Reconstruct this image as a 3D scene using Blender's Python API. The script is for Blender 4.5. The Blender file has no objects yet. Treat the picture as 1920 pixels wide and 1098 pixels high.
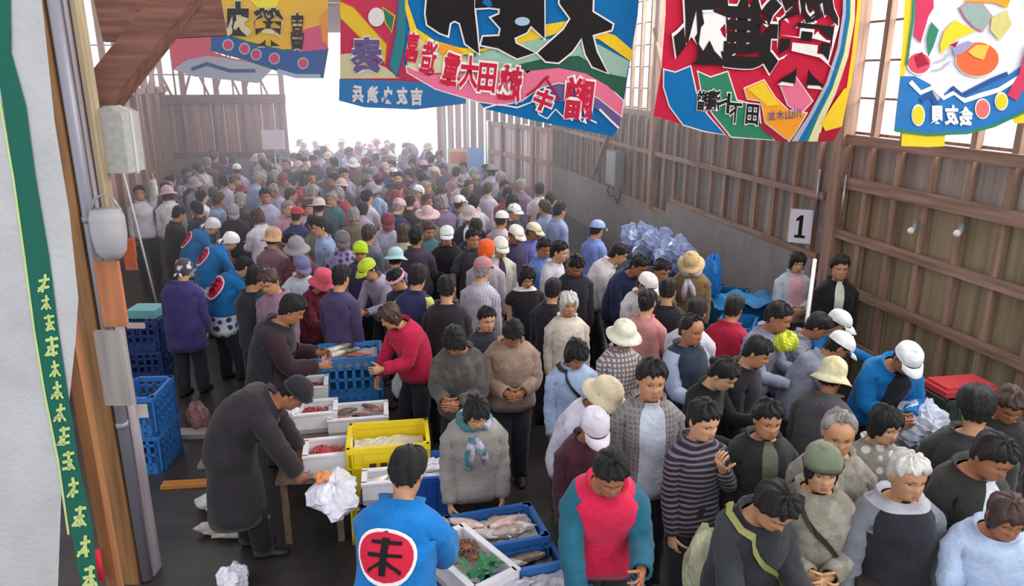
import bpy, bmesh, math, random
from mathutils import Vector, Matrix
R = math.radians
SC = bpy.context.scene
COL = SC.collection
# ------------------------------------------------------------------ camera
CAM_F = 1394.0; CAM_H = 3.5
PITCH = math.atan(409 / CAM_F); YAW = math.atan(310 / math.hypot(CAM_F, 409))
cd = bpy.data.cameras.new('camera'); cam = bpy.data.objects.new('camera', cd); COL.objects.link(cam)
cam.location = (0, 0, CAM_H); cam.rotation_euler = (R(90) - PITCH, 0, -YAW)
cd.sensor_width = 36; cd.lens = 36 * CAM_F / 1920; cd.clip_start = .05
SC.camera = cam
# ------------------------------------------------------------------ light and exposure
w = bpy.data.worlds.new('sky'); SC.world = w; w.use_nodes = True
w.node_tree.nodes['Background'].inputs[0].default_value = (0.93, 0.96, 1.0, 1)
w.node_tree.nodes['Background'].inputs[1].default_value = 1.4
SC.view_settings.view_transform = 'Standard'; SC.view_settings.look = 'None'
SC.view_settings.gamma = 1; SC.view_settings.use_curve_mapping = False
SC.view_settings.exposure = 0.1
SC.cycles.use_denoising = True
SC.cycles.max_bounces = 6; SC.cycles.diffuse_bounces = 3; SC.cycles.glossy_bounces = 2
SC.cycles.transparent_max_bounces = 8; SC.cycles.transmission_bounces = 4
SC.cycles.caustics_reflective = False; SC.cycles.caustics_refractive = False

def area(name, loc, rot, sx, sy, power, col=(1, 1, 1)):
    l = bpy.data.lights.new(name, 'AREA'); l.shape = 'RECTANGLE'; l.size = sx; l.size_y = sy
    l.energy = power; l.color = col
    o = bpy.data.objects.new(name, l); COL.objects.link(o); o.location = loc; o.rotation_euler = rot
    return o
# daylight: the long right-hand window band, the open far doorway, an added fill at the assumed open end behind the camera
area('daylight_window_band', (6.6, 8, 5.2), (0, R(62), 0), 2.5, 16, 1750, (1, .98, .95))
area('daylight_doorway', (0.4, 23.5, 3.4), (R(-78), 0, 0), 4.5, 3.5, 900, (.93, .93, 1))
area('fill_open_end', (3.5, -5.5, 5.5), (R(62), 0, R(12)), 9, 4, 140, (1, .98, .94))

# ------------------------------------------------------------------ pixel helpers (photo pixels -> points in the hall)
FW = Vector((math.sin(YAW) * math.cos(PITCH), math.cos(YAW) * math.cos(PITCH), -math.sin(PITCH)))
RT = Vector((math.cos(YAW), -math.sin(YAW), 0)); UP = RT.cross(FW)
FH = Vector((math.sin(YAW), math.cos(YAW), 0)); CP = Vector((0, 0, CAM_H))
def ray(x, y): return FW + RT * ((x - 960) / CAM_F) - UP * ((y - 549) / CAM_F)
def atz(x, y, z): d = ray(x, y); return CP + d * ((z - CAM_H) / d.z)
def atx(x, y, X): d = ray(x, y); return CP + d * (X / d.x)
def aty(x, y, Y): d = ray(x, y); return CP + d * (Y / d.y)
def atw(x, y, wd): return CP + ray(x, y) * wd
def onface(x, y, D): d = ray(x, y); return CP + d * (D / d.dot(FH))
# ------------------------------------------------------------------ materials
def lin(c):
    if isinstance(c, str):
        c = c.lstrip('#'); c = [int(c[i:i + 2], 16) for i in (0, 2, 4)]
    r = []
    for v in c[:3]:
        v = v / 255
        r.append(v / 12.92 if v <= .04045 else ((v + .055) / 1.055) ** 2.4)
    return (*r, 1)
MATS = {}
def mat(name, col, rough=.6, metal=0, noise=0, nscale=8, bump=0, bscale=40, spec=.4, trans=0):
    if name in MATS: return MATS[name]
    m = bpy.data.materials.new(name); m.use_nodes = True; MATS[name] = m
    nt = m.node_tree; b = nt.nodes['Principled BSDF']
    c = lin(col); b.inputs['Base Color'].default_value = c
    b.inputs['Roughness'].default_value = rough; b.inputs['Metallic'].default_value = metal
    b.inputs['Specular IOR Level'].default_value = spec
    tc = nt.nodes.new('ShaderNodeTexCoord')
    if noise:
        n = nt.nodes.new('ShaderNodeTexNoise'); n.inputs['Scale'].default_value = nscale; n.inputs['Detail'].default_value = 5
        nt.links.new(tc.outputs['Object'], n.inputs['Vector'])
        r = nt.nodes.new('ShaderNodeValToRGB')
        r.color_ramp.elements[0].position = .3; r.color_ramp.elements[1].position = .72
        r.color_ramp.elements[0].color = tuple(v * (1 - noise) for v in c[:3]) + (1,)
        r.color_ramp.elements[1].color = tuple(min(1, v * (1 + noise)) for v in c[:3]) + (1,)
        nt.links.new(n.outputs['Fac'], r.inputs[0]); nt.links.new(r.outputs[0], b.inputs['Base Color'])
    if bump:
        n2 = nt.nodes.new('ShaderNodeTexNoise'); n2.inputs['Scale'].default_value = bscale; n2.inputs['Detail'].default_value = 4
        nt.links.new(tc.outputs['Object'], n2.inputs['Vector'])
        bp = nt.nodes.new('ShaderNodeBump'); bp.inputs['Strength'].default_value = bump; bp.inputs['Distance'].default_value = .02
        nt.links.new(n2.outputs['Fac'], bp.inputs['Height']); nt.links.new(bp.outputs[0], b.inputs['Normal'])
    if trans:
        b.inputs['Alpha'].default_value = 1 - trans
    return m
def wood(name, c1, c2, axis='Z', rough=.75, sc=3):
    if name in MATS: return MATS[name]
    m = bpy.data.materials.new(name); m.use_nodes = True; MATS[name] = m
    nt = m.node_tree; b = nt.nodes['Principled BSDF']; b.inputs['Roughness'].default_value = rough
    tc = nt.nodes.new('ShaderNodeTexCoord'); mp = nt.nodes.new('ShaderNodeMapping')
    s = [14 * sc, 14 * sc, 14 * sc]; s['XYZ'.index(axis)] = .9 * sc
    mp.inputs['Scale'].default_value = s
    n = nt.nodes.new('ShaderNodeTexNoise'); n.inputs['Scale'].default_value = .45; n.inputs['Detail'].default_value = 6
    r = nt.nodes.new('ShaderNodeValToRGB'); r.color_ramp.elements[0].position = .33; r.color_ramp.elements[1].position = .68
    r.color_ramp.elements[0].color = lin(c1); r.color_ramp.elements[1].color = lin(c2)
    nt.links.new(tc.outputs['Object'], mp.inputs[0]); nt.links.new(mp.outputs[0], n.inputs['Vector'])
    nt.links.new(n.outputs['Fac'], r.inputs[0]); nt.links.new(r.outputs[0], b.inputs['Base Color'])
    bp = nt.nodes.new('ShaderNodeBump'); bp.inputs['Strength'].default_value = .3; bp.inputs['Distance'].default_value = .01
    nt.links.new(n.outputs['Fac'], bp.inputs['Height']); nt.links.new(bp.outputs[0], b.inputs['Normal'])
    return m
def cloth(col, pat=None, col2=None, sc=1.0):
    key = 'cloth_%s_%s_%s_%s' % (col, pat, col2, sc)
    if key in MATS: return MATS[key]
    m = bpy.data.materials.new('cloth'); m.use_nodes = True; MATS[key] = m
    nt = m.node_tree; N = nt.nodes; L = nt.links; b = N['Principled BSDF']
    b.inputs['Roughness'].default_value = .88; b.inputs['Specular IOR Level'].default_value = .2
    b.inputs['Sheen Weight'].default_value = .12
    tc = N.new('ShaderNodeTexCoord'); base = lin(col)
    n = N.new('ShaderNodeTexNoise'); n.inputs['Scale'].default_value = 9; n.inputs['Detail'].default_value = 5
    L.new(tc.outputs['Object'], n.inputs['Vector'])
    r = N.new('ShaderNodeValToRGB'); r.color_ramp.elements[0].position = .3; r.color_ramp.elements[1].position = .7
    r.color_ramp.elements[0].color = tuple(v * .82 for v in base[:3]) + (1,)
    r.color_ramp.elements[1].color = tuple(min(1, v * 1.15 + .002) for v in base[:3]) + (1,)
    L.new(n.outputs['Fac'], r.inputs[0]); out = r.outputs[0]
    def wave(axis, scale, lo, hi):
        wv = N.new('ShaderNodeTexWave'); wv.bands_direction = axis; wv.inputs['Scale'].default_value = scale
        wv.inputs['Distortion'].default_value = .35
        L.new(tc.outputs['Object'], wv.inputs['Vector'])
        q = N.new('ShaderNodeMapRange'); q.inputs[1].default_value = lo; q.inputs[2].default_value = hi
        L.new(wv.outputs['Fac'], q.inputs[0]); return q.outputs[0]
    fac = None
    if pat == 'stripe_h': fac = wave('Z', 9 * sc, .55, .7)
    elif pat == 'stripe_v': fac = wave('X', 12 * sc, .7, .85)
    elif pat == 'plaid':
        a = wave('X', 7 * sc, .6, .75); c = wave('Z', 6 * sc, .6, .75)
        mx = N.new('ShaderNodeMath'); mx.operation = 'ADD'; mx.use_clamp = True; L.new(a, mx.inputs[0]); L.new(c, mx.inputs[1])
        ml = N.new('ShaderNodeMath'); ml.operation = 'MULTIPLY'; ml.inputs[1].default_value = .75; L.new(mx.outputs[0], ml.inputs[0]); fac = ml.outputs[0]
    elif pat in ('floral', 'dots', 'mottle'):
        v = N.new('ShaderNodeTexVoronoi') if pat != 'mottle' else N.new('ShaderNodeTexNoise')
        v.inputs['Scale'].default_value = (22 if pat == 'dots' else 13) * sc
        L.new(tc.outputs['Object'], v.inputs['Vector'])
        q = N.new('ShaderNodeMapRange')
        if pat == 'mottle': q.inputs[1].default_value = .48; q.inputs[2].default_value = .62
        else: q.inputs[1].default_value = .42; q.inputs[2].default_value = .3
        L.new(v.outputs[0], q.inputs[0]); fac = q.outputs[0]
    if fac is not None:
        mx = N.new('ShaderNodeMix'); mx.data_type = 'RGBA'; L.new(fac, mx.inputs[0]); L.new(out, mx.inputs[6])
        mx.inputs[7].default_value = lin(col2 or '#ffffff'); out = mx.outputs[2]
    L.new(out, b.inputs['Base Color'])
    n2 = N.new('ShaderNodeTexNoise'); n2.inputs['Scale'].default_value = 14; n2.inputs['Detail'].default_value = 3; n2.inputs['Distortion'].default_value = 1.2
    L.new(tc.outputs['Object'], n2.inputs['Vector'])
    bp = N.new('ShaderNodeBump'); bp.inputs['Strength'].default_value = .38; bp.inputs['Distance'].default_value = .03
    L.new(n2.outputs['Fac'], bp.inputs['Height']); L.new(bp.outputs[0], b.inputs['Normal'])
    return m
# ------------------------------------------------------------------ object helpers
def mesh_obj(name, V, F, mats, parent=None, fm=None, smooth=False, fix=True, world=False):
    """World-space vertices; a child keeps its parent's frame."""
    me = bpy.data.meshes.new(name)
    me.from_pydata([tuple(v) for v in V], [], F)
    if not isinstance(mats, (list, tuple)): mats = [mats]
    for m in mats: me.materials.append(m)
    if fm:
        for p, i in zip(me.polygons, fm): p.material_index = i
    if smooth: me.polygons.foreach_set('use_smooth', [True] * len(me.polygons))
    if fix:
        bm = bmesh.new(); bm.from_mesh(me); bmesh.ops.recalc_face_normals(bm, faces=bm.faces); bm.to_mesh(me); bm.free()
    me.update()
    o = bpy.data.objects.new(name, me); COL.objects.link(o)
    if parent is not None:
        o.parent = parent
        if world:
            o.matrix_parent_inverse = parent.matrix_basis.inverted()
    return o
def tag(o, label, cat, group=None, kind=None):
    o['label'] = label; o['category'] = cat
    if group: o['group'] = group
    if kind: o['kind'] = kind
    return o
def struct(o, label=None):
    o['kind'] = 'structure'
    if label: o['label'] = label
    return o
def empty(name, loc, rz=0):
    o = bpy.data.objects.new(name, None); COL.objects.link(o); o.location = loc; o.rotation_euler = (0, 0, rz)
    o.empty_display_size = .1
    return o
class MB:
    """collects shapes into ONE mesh"""
    def __init__(s): s.V = []; s.F = []; s.fm = []; s.sm = False
    def add(s, V, F, m=0):
        n = len(s.V); s.V += [Vector(v) for v in V]; s.F += [[i + n for i in f] for f in F]; s.fm += [m] * len(F)
    def box(s, c, d, m=0, rot=None):
        x, y, z = [v / 2 for v in d]
        P = [Vector(p) for p in ((-x, -y, -z), (x, -y, -z), (x, y, -z), (-x, y, -z), (-x, -y, z), (x, -y, z), (x, y, z), (-x, y, z))]
        if rot is not None: P = [rot @ p for p in P]
        c = Vector(c)
        s.add([p + c for p in P], [(3, 2, 1, 0), (4, 5, 6, 7), (0, 1, 5, 4), (1, 2, 6, 5), (2, 3, 7, 6), (3, 0, 4, 7)], m)
    def beam(s, a, b, wx, wy, m=0, up=(0, 0, 1)):
        a = Vector(a); b = Vector(b); d = (b - a); l = d.length; d.normalize(); u = Vector(up)
        if abs(d.dot(u)) > .97: u = Vector((0, 1, 0))
        x = d.cross(u).normalized(); y = x.cross(d)
        P = []
        for e in (a, b):
            for sx, sy in ((-1, -1), (1, -1), (1, 1), (-1, 1)): P.append(e + x * (sx * wx / 2) + y * (sy * wy / 2))
        s.add(P, [(0, 1, 2, 3), (7, 6, 5, 4), (0, 4, 5, 1), (1, 5, 6, 2), (2, 6, 7, 3), (3, 7, 4, 0)], m)
    def tube(s, pts, rad, n=10, m=0, cap=True):
        pts = [Vector(p) for p in pts]
        if not isinstance(rad, (list, tuple)): rad = [rad] * len(pts)
        fr = None; V = []; F = []
        for i, p in enumerate(pts):
            t = (pts[min(i + 1, len(pts) - 1)] - pts[max(i - 1, 0)]).normalized()
            if fr is None:
                u = t.cross(Vector((0, 0, 1)) if abs(t.z) < .9 else Vector((1, 0, 0))).normalized()
            else:
                u = (fr - t * fr.dot(t)).normalized()
            fr = u; v = t.cross(u)
            for k in range(n):
                a = 2 * math.pi * k / n; V.append(p + (u * math.cos(a) + v * math.sin(a)) * rad[i])
        for i in range(len(pts) - 1):
            for k in range(n): F.append((i * n + k, i * n + (k + 1) % n, (i + 1) * n + (k + 1) % n, (i + 1) * n + k))
        if cap:
            F.append(tuple(range(n))); F.append(tuple((len(pts) - 1) * n + k for k in reversed(range(n))))
        s.add(V, F, m)
    def ell(s, c, r, nu=10, nv=7, m=0, rot=None):
        V = []; F = []; c = Vector(c)
        for j in range(nv + 1):
            th = math.pi * j / nv
            for i in range(nu):
                a = 2 * math.pi * i / nu
                p = Vector((r[0] * math.sin(th) * math.cos(a), r[1] * math.sin(th) * math.sin(a), r[2] * math.cos(th)))
                V.append(c + (rot @ p if rot is not None else p))
        for j in range(nv):
            for i in range(nu): F.append((j * nu + i, j * nu + (i + 1) % nu, (j + 1) * nu + (i + 1) % nu, (j + 1) * nu + i))
        s.add(V, F, m)
    def build(s, name, mats, parent=None, smooth=False, fix=True):
        return mesh_obj(name, s.V, s.F, mats, parent, s.fm, smooth, fix)
# ------------------------------------------------------------------ the hall
WX = 5.6; BY = 21.0; LX = -4.6
M_floor = mat('wet_concrete_floor', '#3a3534', .34, noise=.4, nscale=2.2, bump=.25, bscale=9, spec=.5)
M_yard = mat('pale_concrete_yard', '#dcdde2', .8, noise=.08, nscale=1.2)
M_conc = mat('grey_concrete', '#8b8582', .85, noise=.16, nscale=3.5, bump=.3, bscale=20)
M_plank = wood('weathered_grey_planks', '#857b74', '#b3a89f', 'Z', sc=1.2)
M_plank2 = wood('tan_green_planks', '#7c7058', '#a99779', 'Z', sc=1.2)
M_brown = wood('brown_timber', '#806354', '#a88a76', 'Z')
M_rail = wood('brown_rail_timber', '#785a4c', '#a38372', 'Y')
M_beam = wood('red_brown_beam', '#5e3a31', '#86584a', 'X')
M_pink = wood('reddish_planks', '#7b5750', '#a07c74', 'Z', sc=1.3)
M_white = mat('white_paint', '#e8e6e4', .5)
M_grey = mat('grey_metal', '#8d9295', .45, .3)
M_pane = mat('window_pane', '#f4f7f8', .1, trans=.86)
def quad(name, pts, m, parent=None): return mesh_obj(name, pts, [tuple(range(len(pts)))], m, parent)
b = MB(); b.box((0.5, 9, -.05), (11, 24.2, .1)); struct(b.build('floor', M_floor))
b = MB(); b.box((0.5, 36, -.05), (60, 29.8, .1)); struct(b.build('ground_yard', M_yard))
# planks laid side by side along a line, one mesh
def planks(mb, p0, p1, z0, z1, wd=.19, th=.022, m=0, gap=.006, seed=0):
    rnd = random.Random(seed); p0 = Vector(p0); p1 = Vector(p1); d = p1 - p0; L = d.length; d.normalize()
    n = Vector((-d.y, d.x, 0)); k = int(L / wd); wd = L / k
    rot = Matrix.Rotation(math.atan2(d.y, d.x), 3, 'Z')
    for i in range(k):
        c = p0 + d * ((i + .5) * wd) + n * rnd.uniform(-.008, .008)
        h = z1 - z0
        mb.box((c.x, c.y, z0 + h / 2), (wd - gap, th, h), m, rot)
b = MB(); planks(b, (WX + .05, -1, 0), (WX + .05, 7.9, 0), 0, 2.28, m=1, seed=1)
planks(b, (WX + .05, -1, 0), (WX + .05, 7.9, 0), 2.28, 2.8, m=0, seed=2)
planks(b, (WX + .05, 7.9, 0), (WX + .05, BY, 0), .6, 2.8, m=0, seed=3)
wall_r = struct(b.build('wall_right', [M_plank, M_plank2]), 'weathered plank wall of the market hall')
b = MB(); b.box((WX - .05, 10.1, .66), (.22, 4.4, 1.32)); b.box((WX - .05, 16.65, .52), (.22, 8.7, 1.04))
o = b.build('concrete_base', M_conc, wall_r)
o['label'] = 'grey concrete base of the plank wall'
yy = -.6
while yy < BY:
    b = MB(); big = abs(yy - 7.86) < .2 or abs(yy - 13.38) < .2
    z0 = 0 if yy < 7.9 else (1.32 if yy < 12.3 else 1.04)
    b.box((WX - (.03 if not big else .07), yy, (5.4 + z0) / 2), (.07 if not big else .16, .07 if not big else .17, 5.4 - z0))
    b.build('post' if big else 'stud', M_brown, wall_r); yy += .46
for z, y0, y1, hh in ((2.32, -1, 7.9, .13), (1.72, -1, 7.9, .1), (1.12, -1, 7.9, .1), (.5, -1, 7.9, .1), (2.8, -1, BY, .11), (1.36, 7.9, 12.3, .07), (1.08, 12.3, BY, .07), (2.1, 7.9, BY, .08), (5.4, -1, BY, .16)):
    b = MB(); b.box((WX - .085, (y0 + y1) / 2, z), (.045, y1 - y0, hh)); b.build('rail', M_rail, wall_r)
for (ya, za, yb, zb) in ((13.3, 4.3, 12.4, 2.85), (7.9, 5.1, 9.2, 3.1), (15.2, 2.7, 16.6, 1.2)):
    b = MB(); b.beam((WX - .13, ya, za), (WX - .13, yb, zb), .09, .05); b.build('brace', M_brown, wall_r)
for i, (y0, y1) in enumerate(((-1, 7.8), (7.95, 13.3), (13.45, BY - .1))):
    b = MB()
    for k in range(1, 7): b.box((WX + .03, (y0 + y1) / 2, 2.85 + .40 * k), (.025, y1 - y0, .022))
    b.box((WX + .03, (y0 + y1) / 2, 2.87), (.05, y1 - y0, .03))
    o = struct(b.build('window_%d' % (i + 1), M_brown)); o['label'] = 'high window band in the plank wall'
    b = MB(); b.box((WX + .06, (y0 + y1) / 2, 4.1), (.006, y1 - y0, 2.5)); b.build('pane', M_pane, o)
# back wall
b = MB(); b.box((-4.1, BY + .1, .72), (5.0, .25, 1.44), 1); planks(b, (LX - 2, BY, 0), (-1.62, BY, 0), 1.44, 2.86, wd=.3, m=0, seed=4)
wb = struct(b.build('wall_back', [M_pink, M_conc]), 'plank wall on a concrete base beside the bright doorway')
for x in (-1.68, -2.6, -3.3, -4.1, -5.0):
    b = MB(); b.box((x, BY - .05, 3.4), (.13, .09, 4.0)); b.build('post', M_pink, wb)
b = MB(); b.box((-4.1, BY - .1, 2.9), (5.0, .1, .22)); b.build('rail', M_beam, wb)
b = MB(); b.box((-4.1, BY - .08, 1.5), (5.0, .08, .09)); b.build('rail', M_beam, wb)
for x0 in (-3.35, -2.65, -5.0, -4.1):
    b = MB(); b.beam((x0, BY - .05, 2.95), (x0 + .62, BY - .05, 4.6), .06, .05); b.beam((x0 + .62, BY - .02, 2.95), (x0, BY - .02, 4.6), .06, .05)
    b.build('cross_brace', M_pink, wb)
b = MB()
for x in (-5, -4.3, -3.6, -2.9, -2.2): b.box((x, BY + .03, 4.1), (.04, .04, 2.3))
for z in (3.5, 4.2): b.box((-4.1, BY + .03, z), (5, .04, .03))
o = struct(b.build('window_4', M_pink)); o['label'] = 'pale window band above the back wall planks'
b = MB(); b.box((-4.1, BY + .06, 4.1), (5, .006, 2.4)); b.build('pane', M_pane, o)
M_corr = wood('pinkish_cladding', '#ab9294', '#d6c2c0', 'Z', sc=1.5)
b = MB(); planks(b, (2.42, BY, 0), (WX, BY, 0), 0, 5.4, wd=.2, th=.03, gap=.05, seed=5)
o = struct(b.build('wall_back_right', M_corr), 'ribbed cladding between the doorway and the corner')
for x in (2.4, 3.2, 4.0, 5.2):
    b = MB(); b.box((x, BY - .05, 2.7), (.09, .06, 5.4)); b.build('stud', M_white if x in (3.2,) else M_pink, o)
b = MB(); b.box((.4, BY, 5.0), (4.3, .12, .9)); struct(b.build('wall_back_lintel', M_beam))
# left wall
b = MB(); planks(b, (LX, 5.2, 0), (LX, BY, 0), 0, 3.1, wd=.3, m=0, seed=6)
wl = struct(b.build('wall_left', M_pink))
yy = 5.4
while yy < BY: 
    b = MB(); b.box((LX + .06, yy, 2.7), (.1, .1, 5.4)); b.build('stud', M_brown, wl); yy += .9
b = MB(); b.box((LX + .06, 13.2, 3.15), (.1, 15.6, .14)); b.build('rail', M_rail, wl)
b = MB(); b.box((LX + .06, 13.2, 5.4), (.1, 15.6, .2)); b.build('rail', M_rail, wl)
# unseen roof boards with gaps added to let sky light in, tie beams
M_roof = wood('dark_roof_boards', '#4e3a33', '#6d5348', 'X')
b = MB(); y = 4.0
while y < BY - .5:
    b.box((0.5, y + .9, 6.2), (10.6, 1.8, .06)); y += 3.0
struct(b.build('roof', M_roof))
for y, z in ((18.2, 5.15), (13.4, 5.8), (8.0, 5.6)):
    b = MB(); b.box((0.5, y, z), (10.3, .16, .22)); struct(b.build('beam_tie', M_beam))
# tall plank gate swung in from the doorway
ga = atz(918, 224, 2.42); gb = atz(1037, 249, 2.30)
gl = Vector((gb.x - ga.x, gb.y - ga.y, 0)); GL = gl.length
g = empty('plank_gate', (ga.x, ga.y, 0), math.atan2(gl.y, gl.x))
tag(g, 'tall pale plank gate standing open beside the bright doorway', 'gate')
b = MB(); planks(b, (0, 0, 0), (GL, 0, 0), .12, 2.28, wd=.24, gap=.07, seed=8); b.build('board_panel', M_corr, g)
for z in (.2, .95, 1.65, 2.34):
    b = MB(); b.box((GL / 2, -.04, z), (GL, .06, .1)); b.build('rail', M_pink, g)
for x in (.05, GL * .25, GL * .5, GL * .75, GL - .05):
    b = MB(); b.box((x, -.06, 1.2), (.1, .07, 2.4)); b.build('stile', M_pink if x != .05 else M_white, g)
p = atz(985, 388, .5); 
b = MB(); b.tube([(0, 0, 0), (0, 0, 2.42)], .035, 10); 
pole = b.build('gate_pole', M_white, None, True); pole.location = (p.x, p.y, 0)
tag(pole, 'slim white upright pole standing against the plank gate', 'pole')
# grey electrical box and its cables on the right wall
e0 = atx(1152, 315, WX - .19)
eb = empty('electrical_box', e0); tag(eb, 'pale grey electrical box on the plank wall near the gate', 'electrical box')
b = MB(); b.box((0, 0, 0), (.16, .62, .72)); b.build('cabinet', M_grey, eb)
b = MB(); b.box((-.085, .0, 0), (.012, .54, .64)); b.build('door', mat('pale_box_door', '#a9b2b4', .5), eb)
b = MB(); b.tube([(0, .2, -.36), (-.05, .26, -.5), (-.05, .1, -.6), (-.05, -.15, -.56), (-.03, -.35, -.7), (0, -.45, -.45)], .02, 6); b.build('cable', mat('black_rubber', '#1d1c1e', .6), eb, True)
# number sign on the wall post
s0 = atx(1501, 424, WX - .2)
sg = empty('number_sign', s0); tag(sg, 'white upright sign with a black number 1 on the wall post', 'sign')
b = MB(); b.box((0, 0, 0), (.27, .02, .42), 0, Matrix.Rotation(-R(40), 3, 'Z')); SIGN_BOARD = b.build('sign_board', mat('sign_white', '#dcdce4', .6), sg)
SIGN = sg
# small lamps / spots of light on the wall
M_gl = mat('galvanised_steel', '#a5a9ad', .35, .7)
for dy_, lb in ((0, 'thin pale conduit on the plank wall, the one farther from the number sign'), (.5, 'thin pale conduit on the plank wall, the one nearer the number sign')):
    b = MB(); b.tube([(0, 0, .6), (0, 0, 0)], .012, 6); p = atx(1575, 425, WX - .12); o = b.build('wall_conduit', M_gl, None, True); o.location = (p.x, p.y + dy_, p.z); tag(o, lb, 'conduit')
for i, (x, y, lb) in enumerate(((1713, 432, 'small round white wall lamp under the rail nearer the number sign'), (1800, 437, 'small round white wall lamp on a grey bracket, farther from the number sign'))):
    p = atx(x, y, WX - .14); o = empty('wall_lamp', p); tag(o, lb, 'lamp', 'wall lamps under the rail')
    b = MB(); b.ell((-.03, 0, 0), (.035, .035, .035)); b.build('bulb', M_white, o, True)
    b = MB(); b.tube([(0, 0, 0), (.06, .05, .08)], .025, 8); b.build('bracket', M_grey, o, True)
# ------------------------------------------------------------------ near left: timber post with pipes, brace, boards
pw = 4.7
P0 = atw(172, 560, pw); 
M_post = wood('amber_timber', '#6d4a2a', '#94683c', 'Z')
base = Vector((P0.x, P0.y, 0))
vr = Matrix.Rotation(-YAW, 3, 'Z')
def off(dx, dy, z=0): return RT * dx + FH * dy + Vector((0, 0, z))
p = empty('timber_post', base); p['kind'] = 'structure'; p['label'] = 'thick amber timber post at the stair edge'
def bx(name, dx, dy, z0, z1, wx, wy, m, parent=p):
    b = MB(); c = off(dx, dy, (z0 + z1) / 2); b.box(c, (wx, wy, z1 - z0), 0, vr); return b.build(name, m, parent)
bx('post_core', -.085, .12, 0, 5.6, .15, .2, M_post)
bx('face_board', .01, .17, 0, 5.6, .09, .12, wood('lavender_board', '#857b80', '#aaa0a4', 'Z'))
bx('edge_batten', .085, .2, 2.5, 5.6, .03, .1, wood('tan_batten', '#8d7a5c', '#b5a284', 'Z'))
def rpipe(name, dx, dy, rad, m, label, z0=.02, z1=5.6):
    b = MB(); b.tube([(0, 0, 0), (0, 0, z1 - z0)], rad, 14)
    for z in (1.2, 2.6, 3.9): b.tube([(0, 0, z), (0, 0, z + .04)], rad * 1.15, 14)
    o = b.build(name, m, None, True); o.location = base + off(dx, dy, z0); tag(o, label, 'pipe'); return o
rpipe('drain_pipe', .028, .06, .036, mat('pipe_grey', '#8a8792', .4, .2), 'thick grey pipe running up the amber timber post')
rpipe('conduit', -.025, .05, .014, M_gl, 'thin pale conduit beside the thick grey pipe on the post')
# big diagonal brace
b = MB(); a0 = atw(150, 232, 4.75); a1 = atw(392, -70, 5.0)
b.beam((0, 0, 0), a1 - a0, .2, .2, up=FH); o = b.build('roof_brace', M_beam); o.location = a0; o['kind'] = 'structure'; o['label'] = 'heavy diagonal roof brace rising from the timber post'
b = MB(); a0 = atw(188, 40, 6.5); a1 = atw(420, 30, 6.8)
b.beam((0, 0, 0), a1 - a0, .2, .34, up=(0, 0, 1)); o = b.build('beam_cross', M_beam); o.location = a0; o['kind'] = 'structure'
# grey loudspeaker-like box on the post
c0 = atw(214, 262, 4.75)
sp = empty('grey_speaker_box', c0); tag(sp, 'pale grey box with slanted top corner hung on the timber post', 'box')
prof = [(-.13, -.2), (.12, -.2), (.125, .17), (.06, .205), (-.03, .2), (-.13, .12)]
def prism(prof, d, m, name, parent):
    V = []; n = len(prof)
    for dy in (-d / 2, d / 2): V += [off(x, dy, z) for x, z in prof]
    F = [tuple(range(n)), tuple(range(2 * n - 1, n - 1, -1))] + [(i, (i + 1) % n, n + (i + 1) % n, n + i) for i in range(n)]
    return mesh_obj(name, V, F, m, parent)
prism(prof, .22, mat('box_grey', '#a8a6a2', .7, noise=.12, nscale=30), 'casing', sp)
prism([(x * 1.06, z * 1.05) for x, z in prof], .03, mat('box_rim', '#bfc2b8', .6), 'rim', sp)
b = MB(); b.tube([off(-.1, .1, .1), off(-.22, .16, .12)], .02, 8); b.build('bracket', M_grey, sp, True)
c0 = atw(205, 440, 4.55); dm = empty('grey_bucket', c0); tag(dm, 'rounded grey bucket hanging below the grey box on the post', 'bucket')
b = MB(); V = []; F = []; n = 18
for z, r in ((.16, .085), (.1, .1), (0, .1), (-.1, .085), (-.15, .05), (-.16, .005)):
    for k in range(n): V.append((r * math.cos(2 * math.pi * k / n), r * math.sin(2 * math.pi * k / n), z))
for j in range(5):
    for k in range(n): F.append((j * n + k, j * n + (k + 1) % n, (j + 1) * n + (k + 1) % n, (j + 1) * n + k))
F.append(tuple(range(n)))
mesh_obj('body', V, F, mat('bucket_grey', '#a3a0a4', .6, noise=.1), dm, smooth=True)
b = MB(); b.tube([(-.09, 0, .13), (-.05, 0, .22), (0, 0, .25), (.05, 0, .22), (.09, 0, .13)], .008, 6); b.build('handle', M_grey, dm, True)
b = MB(); c = atw(209, 551, 4.72); b.box((0, 0, 0), (.15, .03, .43), 0, vr); o = b.build('orange_board', wood('orange_board', '#9a5c3c', '#b8744c', 'Z')); o.location = c
tag(o, 'orange brown board fixed beside the pipe under the grey bucket', 'board')
b = MB(); c = atw(214, 690, 4.72); b.box((0, 0, 0), (.17, .04, .5), 0, vr); o = b.build('grey_board', wood('grey_lower_board', '#7f7674', '#9e9692', 'Z')); o.location = c
tag(o, 'grey weathered board fixed beside the pipe below the orange board', 'board')
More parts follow.
